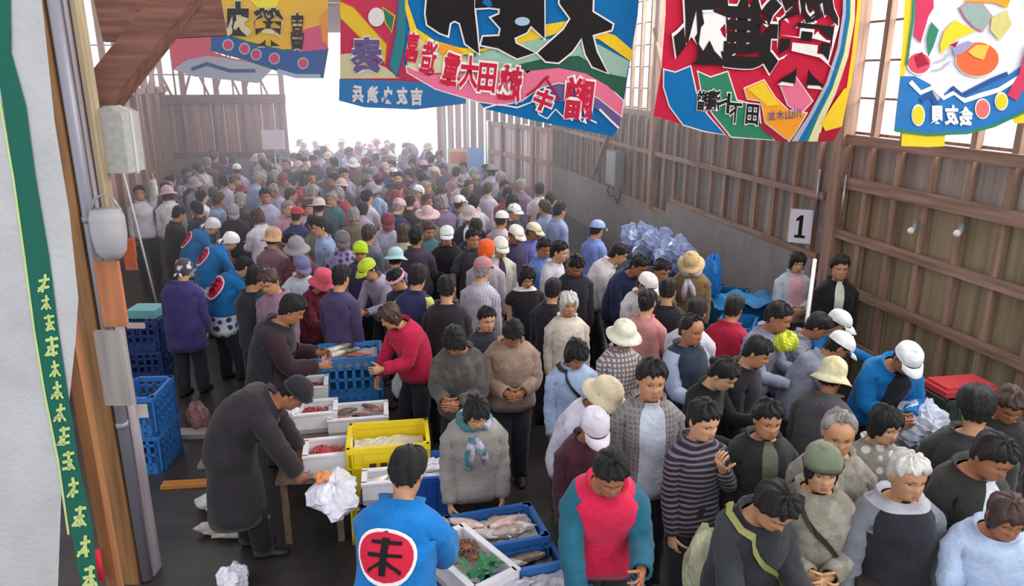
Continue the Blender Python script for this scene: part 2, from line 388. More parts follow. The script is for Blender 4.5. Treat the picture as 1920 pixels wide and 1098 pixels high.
# white hanging sheet with a green stripe (near left)
# ------------------------------------------------------------------ hung cloth: designs drawn as pieces of coloured cloth
def zc(ox, oy, s):
    return lambda pts: [(ox + x / s, oy + y / s) for x, y in pts]
def ring_pts(cx, cy, rx, ry, n=22, a0=0):
    return [(cx + rx * math.cos(a0 + 2 * math.pi * k / n), cy + ry * math.sin(a0 + 2 * math.pi * k / n)) for k in range(n)]
def stroke_poly(pts, wd):
    L = []; Rr = []
    for i, (x, y) in enumerate(pts):
        ax, ay = pts[max(i - 1, 0)]; bx_, by_ = pts[min(i + 1, len(pts) - 1)]
        dx, dy = bx_ - ax, by_ - ay; l = math.hypot(dx, dy) or 1
        L.append((x - dy / l * wd / 2, y + dx / l * wd / 2)); Rr.append((x + dy / l * wd / 2, y - dx / l * wd / 2))
    return L + Rr[::-1]
def grow(pts, d):
    n = len(pts); A = sum(pts[i][0] * pts[(i + 1) % n][1] - pts[(i + 1) % n][0] * pts[i][1] for i in range(n))
    s = 1 if A > 0 else -1; out = []
    for i in range(n):
        ax, ay = pts[i - 1]; bx_, by_ = pts[i]; cx, cy = pts[(i + 1) % n]
        n1 = (by_ - ay, ax - bx_); n2 = (cy - by_, bx_ - cx)
        l1 = math.hypot(*n1) or 1; l2 = math.hypot(*n2) or 1
        nx = n1[0] / l1 + n2[0] / l2; ny = n1[1] / l1 + n2[1] / l2; q = max(.5, (nx * nx + ny * ny) / 2)
        out.append((bx_ + s * nx / q * d, by_ + s * ny / q * d))
    return out
GLYPH = {}
def glyph(ch, fat=0.0):
    """2-D triangles of a character, centred, about 1 unit high"""
    k = (ch, fat)
    if k in GLYPH: return GLYPH[k]
    cu = bpy.data.curves.new('g', 'FONT'); cu.body = ch; cu.size = 1; cu.offset = fat; cu.resolution_u = 2
    ob = bpy.data.objects.new('g', cu); COL.objects.link(ob)
    dg = bpy.context.evaluated_depsgraph_get(); me = bpy.data.meshes.new_from_object(ob.evaluated_get(dg))
    V = [(v.co.x, v.co.y) for v in me.vertices]; F = [tuple(p.vertices) for p in me.polygons]
    bpy.data.objects.remove(ob); bpy.data.curves.remove(cu); bpy.data.meshes.remove(me)
    if V:
        x0 = min(v[0] for v in V); x1 = max(v[0] for v in V); y0 = min(v[1] for v in V); y1 = max(v[1] for v in V)
        if fat: x0 += fat; x1 -= fat; y0 += fat; y1 -= fat
        V = [((x - (x0 + x1) / 2) / max(x1 - x0, .01), (y - (y0 + y1) / 2) / max(y1 - y0, .01)) for x, y in V]
    GLYPH[k] = (V, F); return V, F
class Hung:
    def __init__(s, D, amp=.035, ph=0.0, step=.007): s.D = D; s.amp = amp; s.ph = ph; s.V = []; s.F = []; s.fm = []; s.mats = []; s.layer = 0; s.step = step
    def slot(s, m):
        if m not in s.mats: s.mats.append(m)
        return s.mats.index(m)
    def put(s, px, py, layer):
        p = onface(px, py, s.D); u = p.dot(RT); z = p.z
        d = s.amp * (math.sin(u * 2.3 + s.ph) + .45 * math.sin(u * 4.6 + z * 1.3 + s.ph * 2) + .3 * math.sin(z * 2.5 + s.ph))
        return p - FH * (layer * s.step + d)
    def tri(s, P2, F, m, layer):
        bm = bmesh.new(); vs = [bm.verts.new((x, y, 0)) for x, y in P2]
        for f in F:
            try: bm.faces.new([vs[i] for i in f])
            except ValueError: pass
        bmesh.ops.triangulate(bm, faces=bm.faces[:])
        lim = .13 * CAM_F / s.D
        for _ in range(5):
            es = [e for e in bm.edges if e.calc_length() > lim]
            if not es: break
            bmesh.ops.subdivide_edges(bm, edges=es, cuts=1); bmesh.ops.triangulate(bm, faces=[f for f in bm.faces if len(f.verts) > 3])
        bm.verts.index_update(); n = len(s.V); i = s.slot(m)
        s.V += [s.put(v.co.x, v.co.y, layer) for v in bm.verts]
        for f in bm.faces: s.F.append([v.index + n for v in f.verts]); s.fm.append(i)
        bm.free()
    def poly(s, pts, m, layer=1, edge=None, ew=3):
        if edge: s.tri(grow(pts, ew), [tuple(range(len(pts)))], edge, layer - .5)
        s.tri(pts, [tuple(range(len(pts)))], m, layer)
    def line(s, pts, wd, m, layer=2):
        q = stroke_poly(pts, wd); n = len(pts)
        s.tri(q, [(i, i + 1, 2 * n - 2 - i, 2 * n - 1 - i) for i in range(n - 1)], m, layer)
    def text(s, ch, cx, cy, wd, ht, m, layer=3, edge=None, fat=.02, efat=.07, rot=0, mirror=True):
        for ff, mm, ly in (((efat, edge, layer - .5),) if edge else ()) + ((fat, m, layer),):
            V, F = glyph(ch, ff); c = math.cos(rot); sn = math.sin(rot); P = []
            for x, y in V:
                x = (-x if mirror else x) * wd; y = -y * ht
                P.append((cx + x * c - y * sn, cy + x * sn + y * c))
            s.tri(P, F, mm, ly)
    def build(s, name, label, cat, group=None):
        c = sum(s.V, Vector()) / len(s.V)
        o = mesh_obj(name, [v - c for v in s.V], s.F, s.mats, fm=s.fm, fix=False); o.location = c
        for p_ in o.data.polygons: p_.use_smooth = True
        if cat == 'banner':   # the rope it hangs from, tied across the hall
            zt = max(v.z for v in s.V) - .01; f = s.D + s.amp * .3; q = FH * f; t0 = (LX + .1 - q.x) / RT.x; t1 = (WX - .12 - q.x) / RT.x
            a = q + RT * t0; b_ = q + RT * t1; a.z = b_.z = zt; m = MB(); m.tube([(0, 0, .03), (b_ - a) / 2, b_ - a + Vector((0, 0, .03))], .011, 6)
            r = m.build('banner_rope', mat('rope_tan', '#b9a98c', .8), None, True); r.location = a; tag(r, 'rope across the hall holding the ' + ' '.join(label.split()[:4]).replace(' with', '').replace(',', ''), 'rope')
        return tag(o, label, cat, group)
def ink(c): return mat('ink_' + c, c, .75, spec=.2, noise=.05, nscale=30)
BLK = ink('#1f1a1c'); WHT = ink('#efe6e2'); RED = ink('#c81f3e'); BLU = ink('#0a6aa8'); YEL = ink('#ecc52a'); GRN = ink('#2f7d5c'); PNK = ink('#e5728f')
ORA = ink('#ee9a2c'); NAV = ink('#2b4e86'); PUR = ink('#6a5a8e'); SAGE = ink('#98b8a4'); DGR = ink('#2d5a48'); CRE = ink('#dcd3a4'); LBL = ink('#a9bfd6'); GRY = ink('#a9aab8'); DRED = ink('#a01c34')
# -- 1: the big blue banner
Z = zc(740, 0, 3.921); h = Hung(7.2, .03, .4)
out = [(110, -420), (90, 0), (60, 480), (100, 520), (300, 640), (600, 720), (660, 800), (1000, 880), (1600, 1000), (1650, 930), (1690, 700), (1740, 400), (1790, 100), (1830, -420)]
h.poly(Z(out), BLU, 0)
h.poly(Z([(110, 220), (300, 330), (620, 440), (900, 480), (960, 520), (730, 690), (420, 640), (100, 505), (75, 400)]), CRE, 1)
h.poly(Z([(115, -420), (95, 20), (160, 210), (300, 300), (480, 350), (620, 360), (800, 330), (1000, 200), (1300, 150), (1500, 220), (1620, 260), (1750, 370), (1735, 450), (1500, 290), (1250, 230), (1050, 290), (850, 400), (640, 430), (480, 410), (260, 330), (115, 230), (75, 60), (85, -420)]), YEL, 1.4)
h.poly(Z([(300, 320), (420, 330), (500, 380), (500, 470), (420, 460), (340, 400)]), ORA, 1.8)
h.poly(Z([(480, 410), (850, 400), (1050, 290), (1300, 290), (1500, 330), (1725, 450), (1700, 570), (1500, 540), (1300, 420), (1100, 470), (900, 490), (640, 490)]), SAGE, 1.8)
h.poly(Z([(880, 480), (1100, 430), (1350, 410), (1560, 540), (1700, 570), (1685, 720), (1500, 600), (1250, 510), (1000, 530)]), DGR, 2.2)
h.poly(Z([(1100, 660), (1250, 600), (1350, 620), (1500, 720), (1660, 850), (1645, 940), (1560, 860), (1480, 800), (1300, 750), (1120, 740)]), PUR, 2)
h.poly(Z([(90, 490), (200, 540), (400, 640), (620, 690), (730, 700), (900, 600), (1000, 520), (1200, 500), (1400, 540), (1560, 630), (1675, 740), (1662, 850), (1500, 720), (1300, 615), (1200, 605), (1050, 650), (930, 740), (780, 770), (600, 740), (300, 650), (95, 530)]), PNK, 2.6, WHT, 2.2)
h.line(Z([(660, 795), (760, 765), (900, 790), (1030, 740), (1060, 840), (1120, 870), (1180, 800), (1250, 870), (1400, 860), (1480, 900)]), 3, WHT, 2.6)
h.line(Z([(1500, 800), (1580, 880), (1645, 940)]), 4, WHT, 2.6)
for pts in ([(1230, -420), (1210, 30), (1290, 140), (1240, 220), (1050, 390), (1110, 450), (1200, 460), (1300, 380), (1370, 280), (1400, 400), (1450, 490), (1560, 535), (1480, 380), (1450, 260), (1590, 220), (1600, 180), (1450, 90), (1470, -420)],
            [(610, -420), (590, 60), (700, 55), (775, 65), (770, 105), (710, 130), (780, 210), (770, 265), (650, 270), (635, 330), (760, 355), (900, 430), (1030, 390), (890, 320), (880, 280), (970, 240), (1000, 190), (1100, 285), (1095, -420)],
            [(270, -420), (228, 100), (240, 180), (330, 240), (390, 262), (405, 170), (440, 150), (480, 170), (520, 320), (620, 395), (605, 240), (585, 60), (590, -420)]):
    h.poly(Z(pts), BLK, 4.0, WHT, 3.2)
h.poly(Z(ring_pts(938, 160, 55, 32)), LBL, 4.8)
h.poly(Z([(690, -40), (720, 40), (690, 55), (640, 20)]), BLU, 4.8)
for ch, x, y, w_, h_, r in (('贈', 1355, 725, 200, 290, .12), ('田', 680, 570, 120, 200, .1), ('大', 550, 530, 130, 230, .1), ('越', 850, 615, 160, 250, .15), ('重', 415, 505, 110, 220, .2), ('造', 250, 425, 110, 230, .15), ('喜', 130, 350, 90, 210, .1)):
    x, y = Z([(x, y)])[0]; h.text(ch, x, y, w_ / 3.92, h_ / 3.92, RED, 4.6, WHT, .03, .10, r)
x, y = Z([(1090, 735)])[0]; h.text('キ', x, y, 34, 38, RED, 4.6, WHT, .04, .12, .2)
h.line(Z([(970, 700), (1040, 650), (1100, 580), (1130, 560)]), 4, DRED, 4.6); h.line(Z([(1110, 580), (1160, 650), (1210, 740)]), 4, DRED, 4.6)
h.build('fishing_banner', 'big blue banner with huge black brush characters over red ones, hanging mid hall', 'banner', 'fishing banners overhead')
# -- 2: the red banner by the windows
Z = zc(1180, 0, 3.921); h = Hung(6.9, .03, 1.3)
h.poly(Z([(275, -420), (270, 100), (240, 500), (180, 850), (400, 920), (700, 990), (900, 1020), (1180, 1040), (1360, 1040), (1480, 1035), (1540, 930), (1600, 640), (1640, 400), (1680, 60), (1695, -420)]), RED, 0)
h.poly(Z([(260, 515), (340, 535), (450, 490), (490, 680), (560, 830), (700, 988), (550, 960), (400, 915), (300, 780), (258, 640)]), BLU, 2, WHT, 2.5)
h.poly(Z([(510, 530), (600, 570), (725, 530), (790, 740), (950, 780), (960, 920), (1060, 1026), (750, 1002), (620, 840), (540, 700)]), GRN, 1.4, WHT, 2.5)
h.poly(Z([(850, 650), (990, 590), (1070, 720), (1160, 810), (1290, 830), (1210, 970), (1165, 1030), (1000, 900), (970, 740), (870, 725)]), ORA, 1.9, WHT, 2)
h.poly(Z([(870, 655), (985, 600), (1040, 690), (1100, 770), (1010, 780), (960, 730)]), YEL, 2.4)
h.poly(Z([(1110, 630), (1210, 560), (1330, 740), (1250, 830), (1160, 770)]), PNK, 2.3, WHT, 2)
h.poly(Z([(950, 900), (1050, 960), (1160, 1032), (1080, 1030), (980, 960)]), DRED, 2.2)
for c_, a, b_ in ((GRY, 0, .25), (BLU, .25, .5), (GRN, .5, .62), (CRE, .62, 1)):
    L = [(1560, -420), (1550, 100), (1510, 350), (1430, 600), (1300, 850), (1180, 1035)]; Rr = [(1650, -420), (1640, 150), (1590, 420), (1500, 680), (1420, 850), (1370, 1036)]
    mix = lambda t: [(x0 + (x1 - x0) * t, y0 + (y1 - y0) * t) for (x0, y0), (x1, y1) in zip(L, Rr)]
    h.poly(Z(mix(a) + mix(b_)[::-1]), c_, 2.8)
h.poly(Z([(1600, 640), (1560, 650), (1480, 760), (1390, 900), (1420, 960), (1540, 925)]), YEL, 3.2)
h.line(Z([(1685, -300), (1670, 60), (1630, 400), (1590, 650)]), 7, YEL, 3.2)
h.poly(Z([(1380, 970), (1420, 985), (1530, 940), (1480, 1030), (1365, 1038)]), DRED, 3)
for ch, x, y, w_, h_, r in (('榮', 1285, 285, 390, 590, .12), ('進', 890, 250, 370, 500, .06), ('丸', 545, 150, 400, 600, -.05)):
    x, y = Z([(x, y)])[0]; h.text(ch, x, y, w_ / 3.92, h_ / 3.92, BLK, 4.4, WHT, .065, .10, r)
for ch, x, y in (('贈', 545, 740), ('清', 625, 735), ('卜', 690, 755), ('下', 775, 830), ('田', 900, 840)):
    x, y = Z([(x, y)])[0]; h.text(ch, x, y, 22, 36, BLK, 3.6, WHT, .03, .08, .1)
for k, ch in enumerate('友木山川'):
    x, y = Z([(1040 + 62 * k, 850 - 6 * k)])[0]; h.text(ch, x, y, 13, 17, PUR, 3.6, None, .02)
h.build('fishing_banner', 'red banner with black mirrored characters and a rainbow stripe, beside the high windows', 'banner', 'fishing banners overhead')
# -- 4: white and blue banner, right corner
Z = zc(1560, 0, 3.922); h = Hung(5.4, .025, 2.2)
h.poly(Z([(580, -420), (540, 300), (490, 560), (440, 960), (700, 990), (1000, 980), (1200, 930), (1412, 830), (1900, 600), (1950, -420)]), ink('#dcdce6'), 0)
h.poly(Z([(490, 560), (600, 560), (720, 620), (760, 760), (880, 640), (960, 700), (1100, 640), (1300, 560), (1412, 480), (1900, 300), (1900, 600), (1412, 828), (1200, 928), (1000, 978), (700, 988), (442, 958)]), ink('#2a6fae'), 1.2)
h.line(Z([(560, 600), (640, 680), (740, 640), (820, 720), (900, 680), (980, 740), (1100, 700), (1240, 660), (1400, 560)]), 9, WHT, 2); h.line(Z([(880, 640), (960, 700), (1100, 630), (1180, 590), (1300, 540)]), 8, NAV, 2.2)
h.line(Z([(640, 740), (720, 690), (760, 770)]), 12, NAV, 2.2)
h.line(Z([(445, 955), (700, 985), (1000, 976), (1200, 926), (1412, 826), (1800, 640)]), 6, GRN, 2)
h.poly(Z([(540, -420), (505, 300), (480, 570), (520, 560), (560, 250), (600, -420)]), YEL, 1); h.line(Z([(600, -300), (575, 150), (530, 480)]), 5, GRN, 2)
h.poly(Z([(620, -420), (600, 140), (590, 260), (640, 320), (700, 120), (740, 60), (720, -420)]), ink('#c9345a'), 1.5); h.poly(Z([(720, 160), (780, 220), (740, 340), (700, 420), (690, 280)]), GRN, 1.6)
h.poly(Z(ring_pts(630, 465, 85, 75)), ink('#d04a5e'), 1.8, WHT, 3); h.poly(Z([(590, 420), (650, 380), (700, 470), (620, 500)]), DRED, 2.2)
h.poly(Z([(790, 330), (820, 230), (900, 145), (1060, 230), (960, 270), (880, 310), (800, 400)]), YEL, 1.8)
h.poly(Z([(940, 60), (1000, 20), (1110, 30), (1180, 120), (1110, 230), (1050, 200), (980, 130)]), ink('#8fa39a'), 1.8, PNK, 2)
h.poly(Z(ring_pts(1075, 435, 160, 125)), ink('#e2653a'), 2, WHT, 2); h.poly(Z([(1000, 380), (1060, 330), (1160, 330), (1120, 440), (1050, 420)]), ink('#f0b54a'), 2.6); h.poly(Z([(880, 350), (1000, 300), (1050, 320), (960, 390), (900, 410)]), ink('#9a8fb4'), 2.8)
h.poly(Z([(860, 330), (930, 300), (900, 350)]), DRED, 3); h.line(Z([(750, 460), (820, 440), (860, 390)]), 3, GRY, 2); h.line(Z([(730, 520), (800, 510), (870, 450)]), 3, GRY, 2)
h.poly(Z([(960, 10), (1150, -60), (1330, -40), (1290, 60), (1200, 20)]), ORA, 1.7); h.poly(Z([(1180, 130), (1290, 70), (1330, 180), (1240, 300), (1170, 220)]), ink('#c9c07a'), 1.7)
h.line(Z([(1480, 330), (1420, 560), (1330, 720)]), 22, ink('#c23a5c'), 2.6)
for x, y, rx, ry, c_ in ((620, 845, 42, 70, YEL), (1115, 800, 48, 66, ink('#dd6a62')), (1255, 745, 40, 58, YEL)):
    h.poly(Z(ring_pts(x, y, rx, ry)), c_, 2.6, WHT, 2.5)
for ch, x, y in (('貝', 765, 850), ('友', 875, 845), ('会', 985, 855)):
    x, y = Z([(x, y)])[0]; h.text(ch, x, y, 26, 34, WHT, 2.8, None, .05)
h.poly(Z([(500, 978), (700, 990), (830, 988), (830, 1075), (700, 1080), (495, 1070)]), YEL, .6); h.poly(Z([(1340, 870), (1440, 830), (1500, 900), (1360, 910)]), YEL, .6)
h.build('fishing_banner', 'white and blue banner with orange fish shapes over waves, at the near windows', 'banner', 'fishing banners overhead')
# -- 3: red banner with blue band behind the big one
Z = zc(300, 0, 3.921); h = Hung(10.2, .03, 3.1)
h.poly(Z([(1330, -300), (1322, 560), (1312, 740), (1500, 790), (1880, 805), (2250, 760), (2250, 560), (1900, 560), (1840, -300)]), ink('#cf2f52'), 0)
h.poly(Z([(1325, 60), (1330, 20), (1420, 60), (1660, 330), (1650, 460), (1590, 390), (1330, 130)]), YEL, 1.4, ORA, 2)
h.poly(Z([(1322, 400), (1400, 390), (1450, 430), (1650, 490), (1760, 575), (1320, 578)]), CRE, 1.2)
h.poly(Z([(1316, 580), (1880, 600), (2250, 640), (2248, 758), (1880, 803), (1500, 788), (1312, 738)]), ink('#2f7fbe'), 2)
h.poly(Z(ring_pts(1590, 125, 60, 70)), WHT, 2); h.poly(Z([(1640, 60), (1720, 120), (1700, 230), (1660, 160)]), GRN, 1.8, YEL, 3)
h.poly(Z([(1760, 0), (1815, -20), (1800, 300), (1740, 560), (1690, 480), (1740, 250)]), ink('#2a8a94'), 2, PUR, 3)
x, y = Z([(1520, 405)])[0]; h.text('奏', x, y, 56, 62, PUR, 3, WHT, .05, .09)
for k, ch in enumerate('兵漁丸友吉'):
    x, y = Z([(1455 + k * 108, 690 + k * 5)])[0]; h.text(ch, x, y, 20, 30, WHT, 3, None, .05)
h.build('fishing_banner', 'red banner with a yellow diagonal and blue lettered band behind the big blue banner', 'banner', 'fishing banners overhead')
# -- 5: yellow banner
h = Hung(12.6, .03, .9)
h.poly(Z([(380, -300), (380, 370), (600, 430), (900, 530), (1190, 570), (1235, 350), (1240, -300)]), ink('#eebb2c'), 0)
h.poly(Z([(383, 150), (430, 240), (640, 310), (900, 370), (1232, 360), (1195, 568), (900, 528), (600, 428), (381, 368)]), ink('#2c5c9c'), 1.4, GRN, 2)
h.poly(Z([(1000, 230), (1200, 180), (1234, 360), (1030, 380)]), ink('#d9567e'), 1.8); h.poly(Z([(1180, 120), (1238, 60), (1236, 330), (1190, 300)]), ORA, 2); h.poly(Z([(640, -20), (880, -40), (860, 40), (740, 80)]), ink('#f3e23a'), 1.2)
for x, y, w_, h_, ch in ((560, 140, 200, 230, '丸'), (795, 200, 200, 250, '榮'), (1000, 230, 120, 240, '喜')):
    x, y = Z([(x, y)])[0]; h.text(ch, x, y, w_ / 3.92, h_ / 3.92, BLK, 3.4, CRE, .06, .09)
for x, y in ((500, 330), (620, 358), (705, 400), (840, 430), (1050, 465)):
    h.poly(Z(ring_pts(x, y, 32, 34)), ink('#d6456a'), 2.6, LBL, 2.5)
h.line(Z([(860, 520), (1000, 560), (1180, 560)]), 8, LBL, 2.4)
h.build('fishing_banner', 'yellow banner with dark mirrored characters over a blue edge, far down the hall', 'banner', 'fishing banners overhead')
h = Hung(15.0, .03, 2.0)
h.poly(Z([(60, -200), (80, 120), (55, 250), (90, 510), (250, 560), (720, 610), (840, 490), (500, 420), (390, 380), (400, -200)]), ink('#d64a68'), 0)
h.poly(Z([(120, 100), (200, 90), (380, 150), (380, 260), (250, 220), (130, 190)]), ink('#ecd5d4'), 1.3)
h.poly(Z([(92, 508), (200, 440), (350, 410), (500, 430), (838, 492), (722, 606), (250, 562)]), ink('#a9adc6'), 1.4)
h.line(Z([(230, 510), (350, 470), (520, 520), (700, 520)]), 7, NAV, 2)
h.build('fishing_banner', 'faded pink and white banner beyond the yellow one near the back wall', 'banner', 'fishing banners overhead')
# ropes the banners hang from
def rope(name, x0, x1, D, z, label):
    a = CP + RT * x0 + FH * D; b_ = CP + RT * x1 + FH * D; a.z = b_.z = z
    m = MB(); m.tube([(0, 0, 0), (b_ - a) / 2 - Vector((0, 0, .05)), b_ - a], .012, 6); o = m.build(name, ink('#b9a98c'), None, True); o.location = a; tag(o, label, 'rope')

# ------------------------------------------------------------------ near left: white hanging sheet with green band
h = Hung(2.2, .012, .3, .003)
SHW = mat('sheet_white', '#b0afb1', .75, noise=.1, nscale=6, bump=.2, bscale=60); SGR = ink('#1c5c4e'); SLG = ink('#b9c77e')
h.poly([(-300, -260), (62, -260), (75, 0), (100, 230), (128, 400), (145, 560), (140, 640), (128, 760), (116, 900), (108, 1160), (-300, 1160)], SHW, 0)
h.poly([(-44, -260), (12, -260), (20, 100), (48, 200), (66, 330), (92, 480), (110, 620), (128, 740), (150, 880), (172, 980), (192, 1160), (166, 1160), (135, 1000), (110, 860), (86, 740), (66, 620), (48, 480), (26, 330), (4, 190), (-30, 0)], SGR, 1.2)
h.line([(0, 190), (26, 335), (47, 480), (66, 620), (86, 740), (110, 860), (130, 1000)], 4, SLG, 1.6)
def brush(pts, wd):
    for _ in range(2):
        q = [pts[0]]
        for a_, b_ in zip(pts, pts[1:]): q += [(a_[0] * .75 + b_[0] * .25, a_[1] * .75 + b_[1] * .25), (a_[0] * .25 + b_[0] * .75, a_[1] * .25 + b_[1] * .75)]
        pts = q + [pts[-1]]
    h.line(pts, wd, SLG, 2.2)
rb = random.Random(5)
for cx, cy, q in ((84, 530, 1), (88, 566, .8), (94, 604, .9), (99, 648, 1.1), (105, 690, .9), (109, 730, 1), (114, 772, 1), (121, 816, 1.05), (130, 862, 1.05), (140, 912, 1.1), (150, 966, 1.15), (160, 1022, 1.2), (170, 1078, 1.2)):
    w_ = 11 * q; h_ = 17 * q; st = 5.2 * q
    for dy in ((-.7, .05, .75) if rb.random() < .6 else (-.35, .5)): brush([(cx - w_ * rb.uniform(.6, 1), cy + dy * h_ + 2), (cx, cy + dy * h_), (cx + w_ * rb.uniform(.6, 1), cy + dy * h_ - 2)], st)
    brush([(cx + rb.uniform(-3, 3), cy - h_), (cx + 1, cy), (cx + rb.uniform(-4, 4), cy + h_)], st)
    if rb.random() < .75: brush([(cx, cy), (cx - w_ * .6, cy + h_ * .6), (cx - w_, cy + h_ * .95)], st * .8)
    if rb.random() < .75: brush([(cx + 1, cy), (cx + w_ * .6, cy + h_ * .6), (cx + w_, cy + h_ * .9)], st * .8)
h.build('hanging_sheet', 'white sheet with a dark green lettered band hanging at the near stair edge', 'sheet')
b = MB(); c = onface(146, 700, 2.34); b.beam(Vector((0, 0, -1.6)), Vector((0, 0, 2.4)), .04, .04, up=FH); o = b.build('sheet_pole', wood('sheet_pole_wood', '#7b4a2c', '#9d6a40', 'Z')); o.location = (c.x, c.y, c.z)
tag(o, 'slim brown pole behind the white hanging sheet', 'pole')
b = MB(); b.tube([(0, 0, 0), (0, 0, .12)], .012, 8); o = b.build('red_stick', ink('#c8283c'), None, True); o.location = onface(190, 1085, 2.3); 
tag(o, 'short red stick standing at the foot of the green band', 'stick')
# the black 1 on the number sign
rq = Matrix.Rotation(-R(40), 3, 'Z'); P = [rq @ Vector((x, -.0125, y)) for x, y in ((-.02, -.11), (-.02, .075), (-.055, .06), (-.055, .095), (-.01, .14), (.025, .14), (.025, -.11), (.065, -.11), (.065, -.145), (-.06, -.145), (-.06, -.11))]
mesh_obj('numeral', P, [(0, 1, 4, 5, 6), (1, 2, 3, 4), (10, 0, 6, 7, 8, 9)], BLK, SIGN_BOARD)
# ------------------------------------------------------------------ people
NR = 32
ZR = [.80, .86, .92, .98, 1.04, 1.10, 1.16, 1.22, 1.27, 1.315, 1.36, 1.40, 1.432]
TA = [.150, .162, .162, .150, .138, .138, .144, .150, .152, .150, .142, .112, .070]
TB = [.098, .112, .114, .108, .102, .104, .110, .114, .112, .106, .094, .078, .064]
HS = [(-.150, .055, .044, -.074), (-.122, .056, .046, -.074), (-.110, .058, .066, -.074), (-.103, .059, .080, -.074), (-.095, .061, .089, -.074), (-.085, .064, .093, -.075), (-.075, .067, .094, -.077),
      (-.067, .069, .095, -.079), (-.059, .070, .095, -.082), (-.051, .071, .094, -.085), (-.043, .072, .094, -.088), (-.035, .073, .094, -.091), (-.027, .074, .094, -.094), (-.018, .075, .093, -.097), (-.009, .0755, .0915, -.099),
      (0, .076, .090, -.101), (.009, .0765, .091, -.102), (.018, .077, .094, -.103), (.028, .077, .096, -.104), (.042, .077, .0955, -.104), (.057, .076, .092, -.103), (.072, .073, .085, -.099), (.087, .066, .072, -.088), (.099, .053, .054, -.070), (.108, .036, .035, -.047), (.113, .018, .016, -.024)]
def lerp(a, b, t): return a + (b - a) * t
def interp(xs, ys, x):
    if x <= xs[0]: return ys[0]
    for i in range(1, len(xs)):
        if x <= xs[i]: return lerp(ys[i - 1], ys[i], (x - xs[i - 1]) / (xs[i] - xs[i - 1]))
    return ys[-1]
HZ = [h[0] for h in HS]; HA = [h[1] for h in HS]; HF = [h[2] for h in HS]; HB = [h[3] for h in HS]
def head_pt(ph, z, face=True):
    """ph: angle from straight ahead (+ = person's right)"""
    a = interp(HZ, HA, z); f = interp(HZ, HF, z); bk = interp(HZ, HB, z)
    sx = math.sin(ph); cy = math.cos(ph)
    x = a * math.copysign(abs(sx) ** .92, sx); y = (f if cy > 0 else -bk) * cy
    if face and cy > .3:
        g = lambda v, s: math.exp(-(v / s) ** 2)
        if -.036 < z < .02: y += .024 * g(x, .0115) * min(1, (.024 - z) / .045) * (1 if z > -.03 else .6)
        y -= .011 * g(abs(x) - .032, .016) * g(z - .003, .011)
        y += .005 * g(abs(x) - .03, .02) * g(z - .024, .009)
        y += .006 * g(x, .024) * (g(z + .056, .006) + g(z + .069, .006)) - .004 * g(x, .026) * g(z + .0625, .004)
        y += .005 * g(x, .018) * g(z + .092, .011); y += .003 * g(abs(x) - .042, .016) * g(z + .026, .016)
    return x, y
ARMS = {'hang': ((.10, .02, -1), (.0, .22, -1)), 'fwd': ((.12, .35, -1), (-.25, 1, -.05)), 'clasp': ((.16, .22, -1), (-.62, .75, -.12)), 'chest': ((.28, .35, -1), (-.5, .6, .75)),
        'mouth': ((.22, .38, -.95), (-.62, .32, .95)), 'reach': ((.15, 1, -.5), (0, 1, -.25)), 'down': ((.12, .45, -1), (-.12, .5, -1)), 'up': ((.3, .35, 1), (0, .25, 1)), 'hips': ((.45, .1, -1), (.05, .45, -1)),
        'wide': ((.30, .12, -1), (.1, .3, -1)), 'side': ((1, .5, -.5), (.7, .8, -.35)), 'phone': ((.2, .5, -.9), (-.25, 1, .35))}
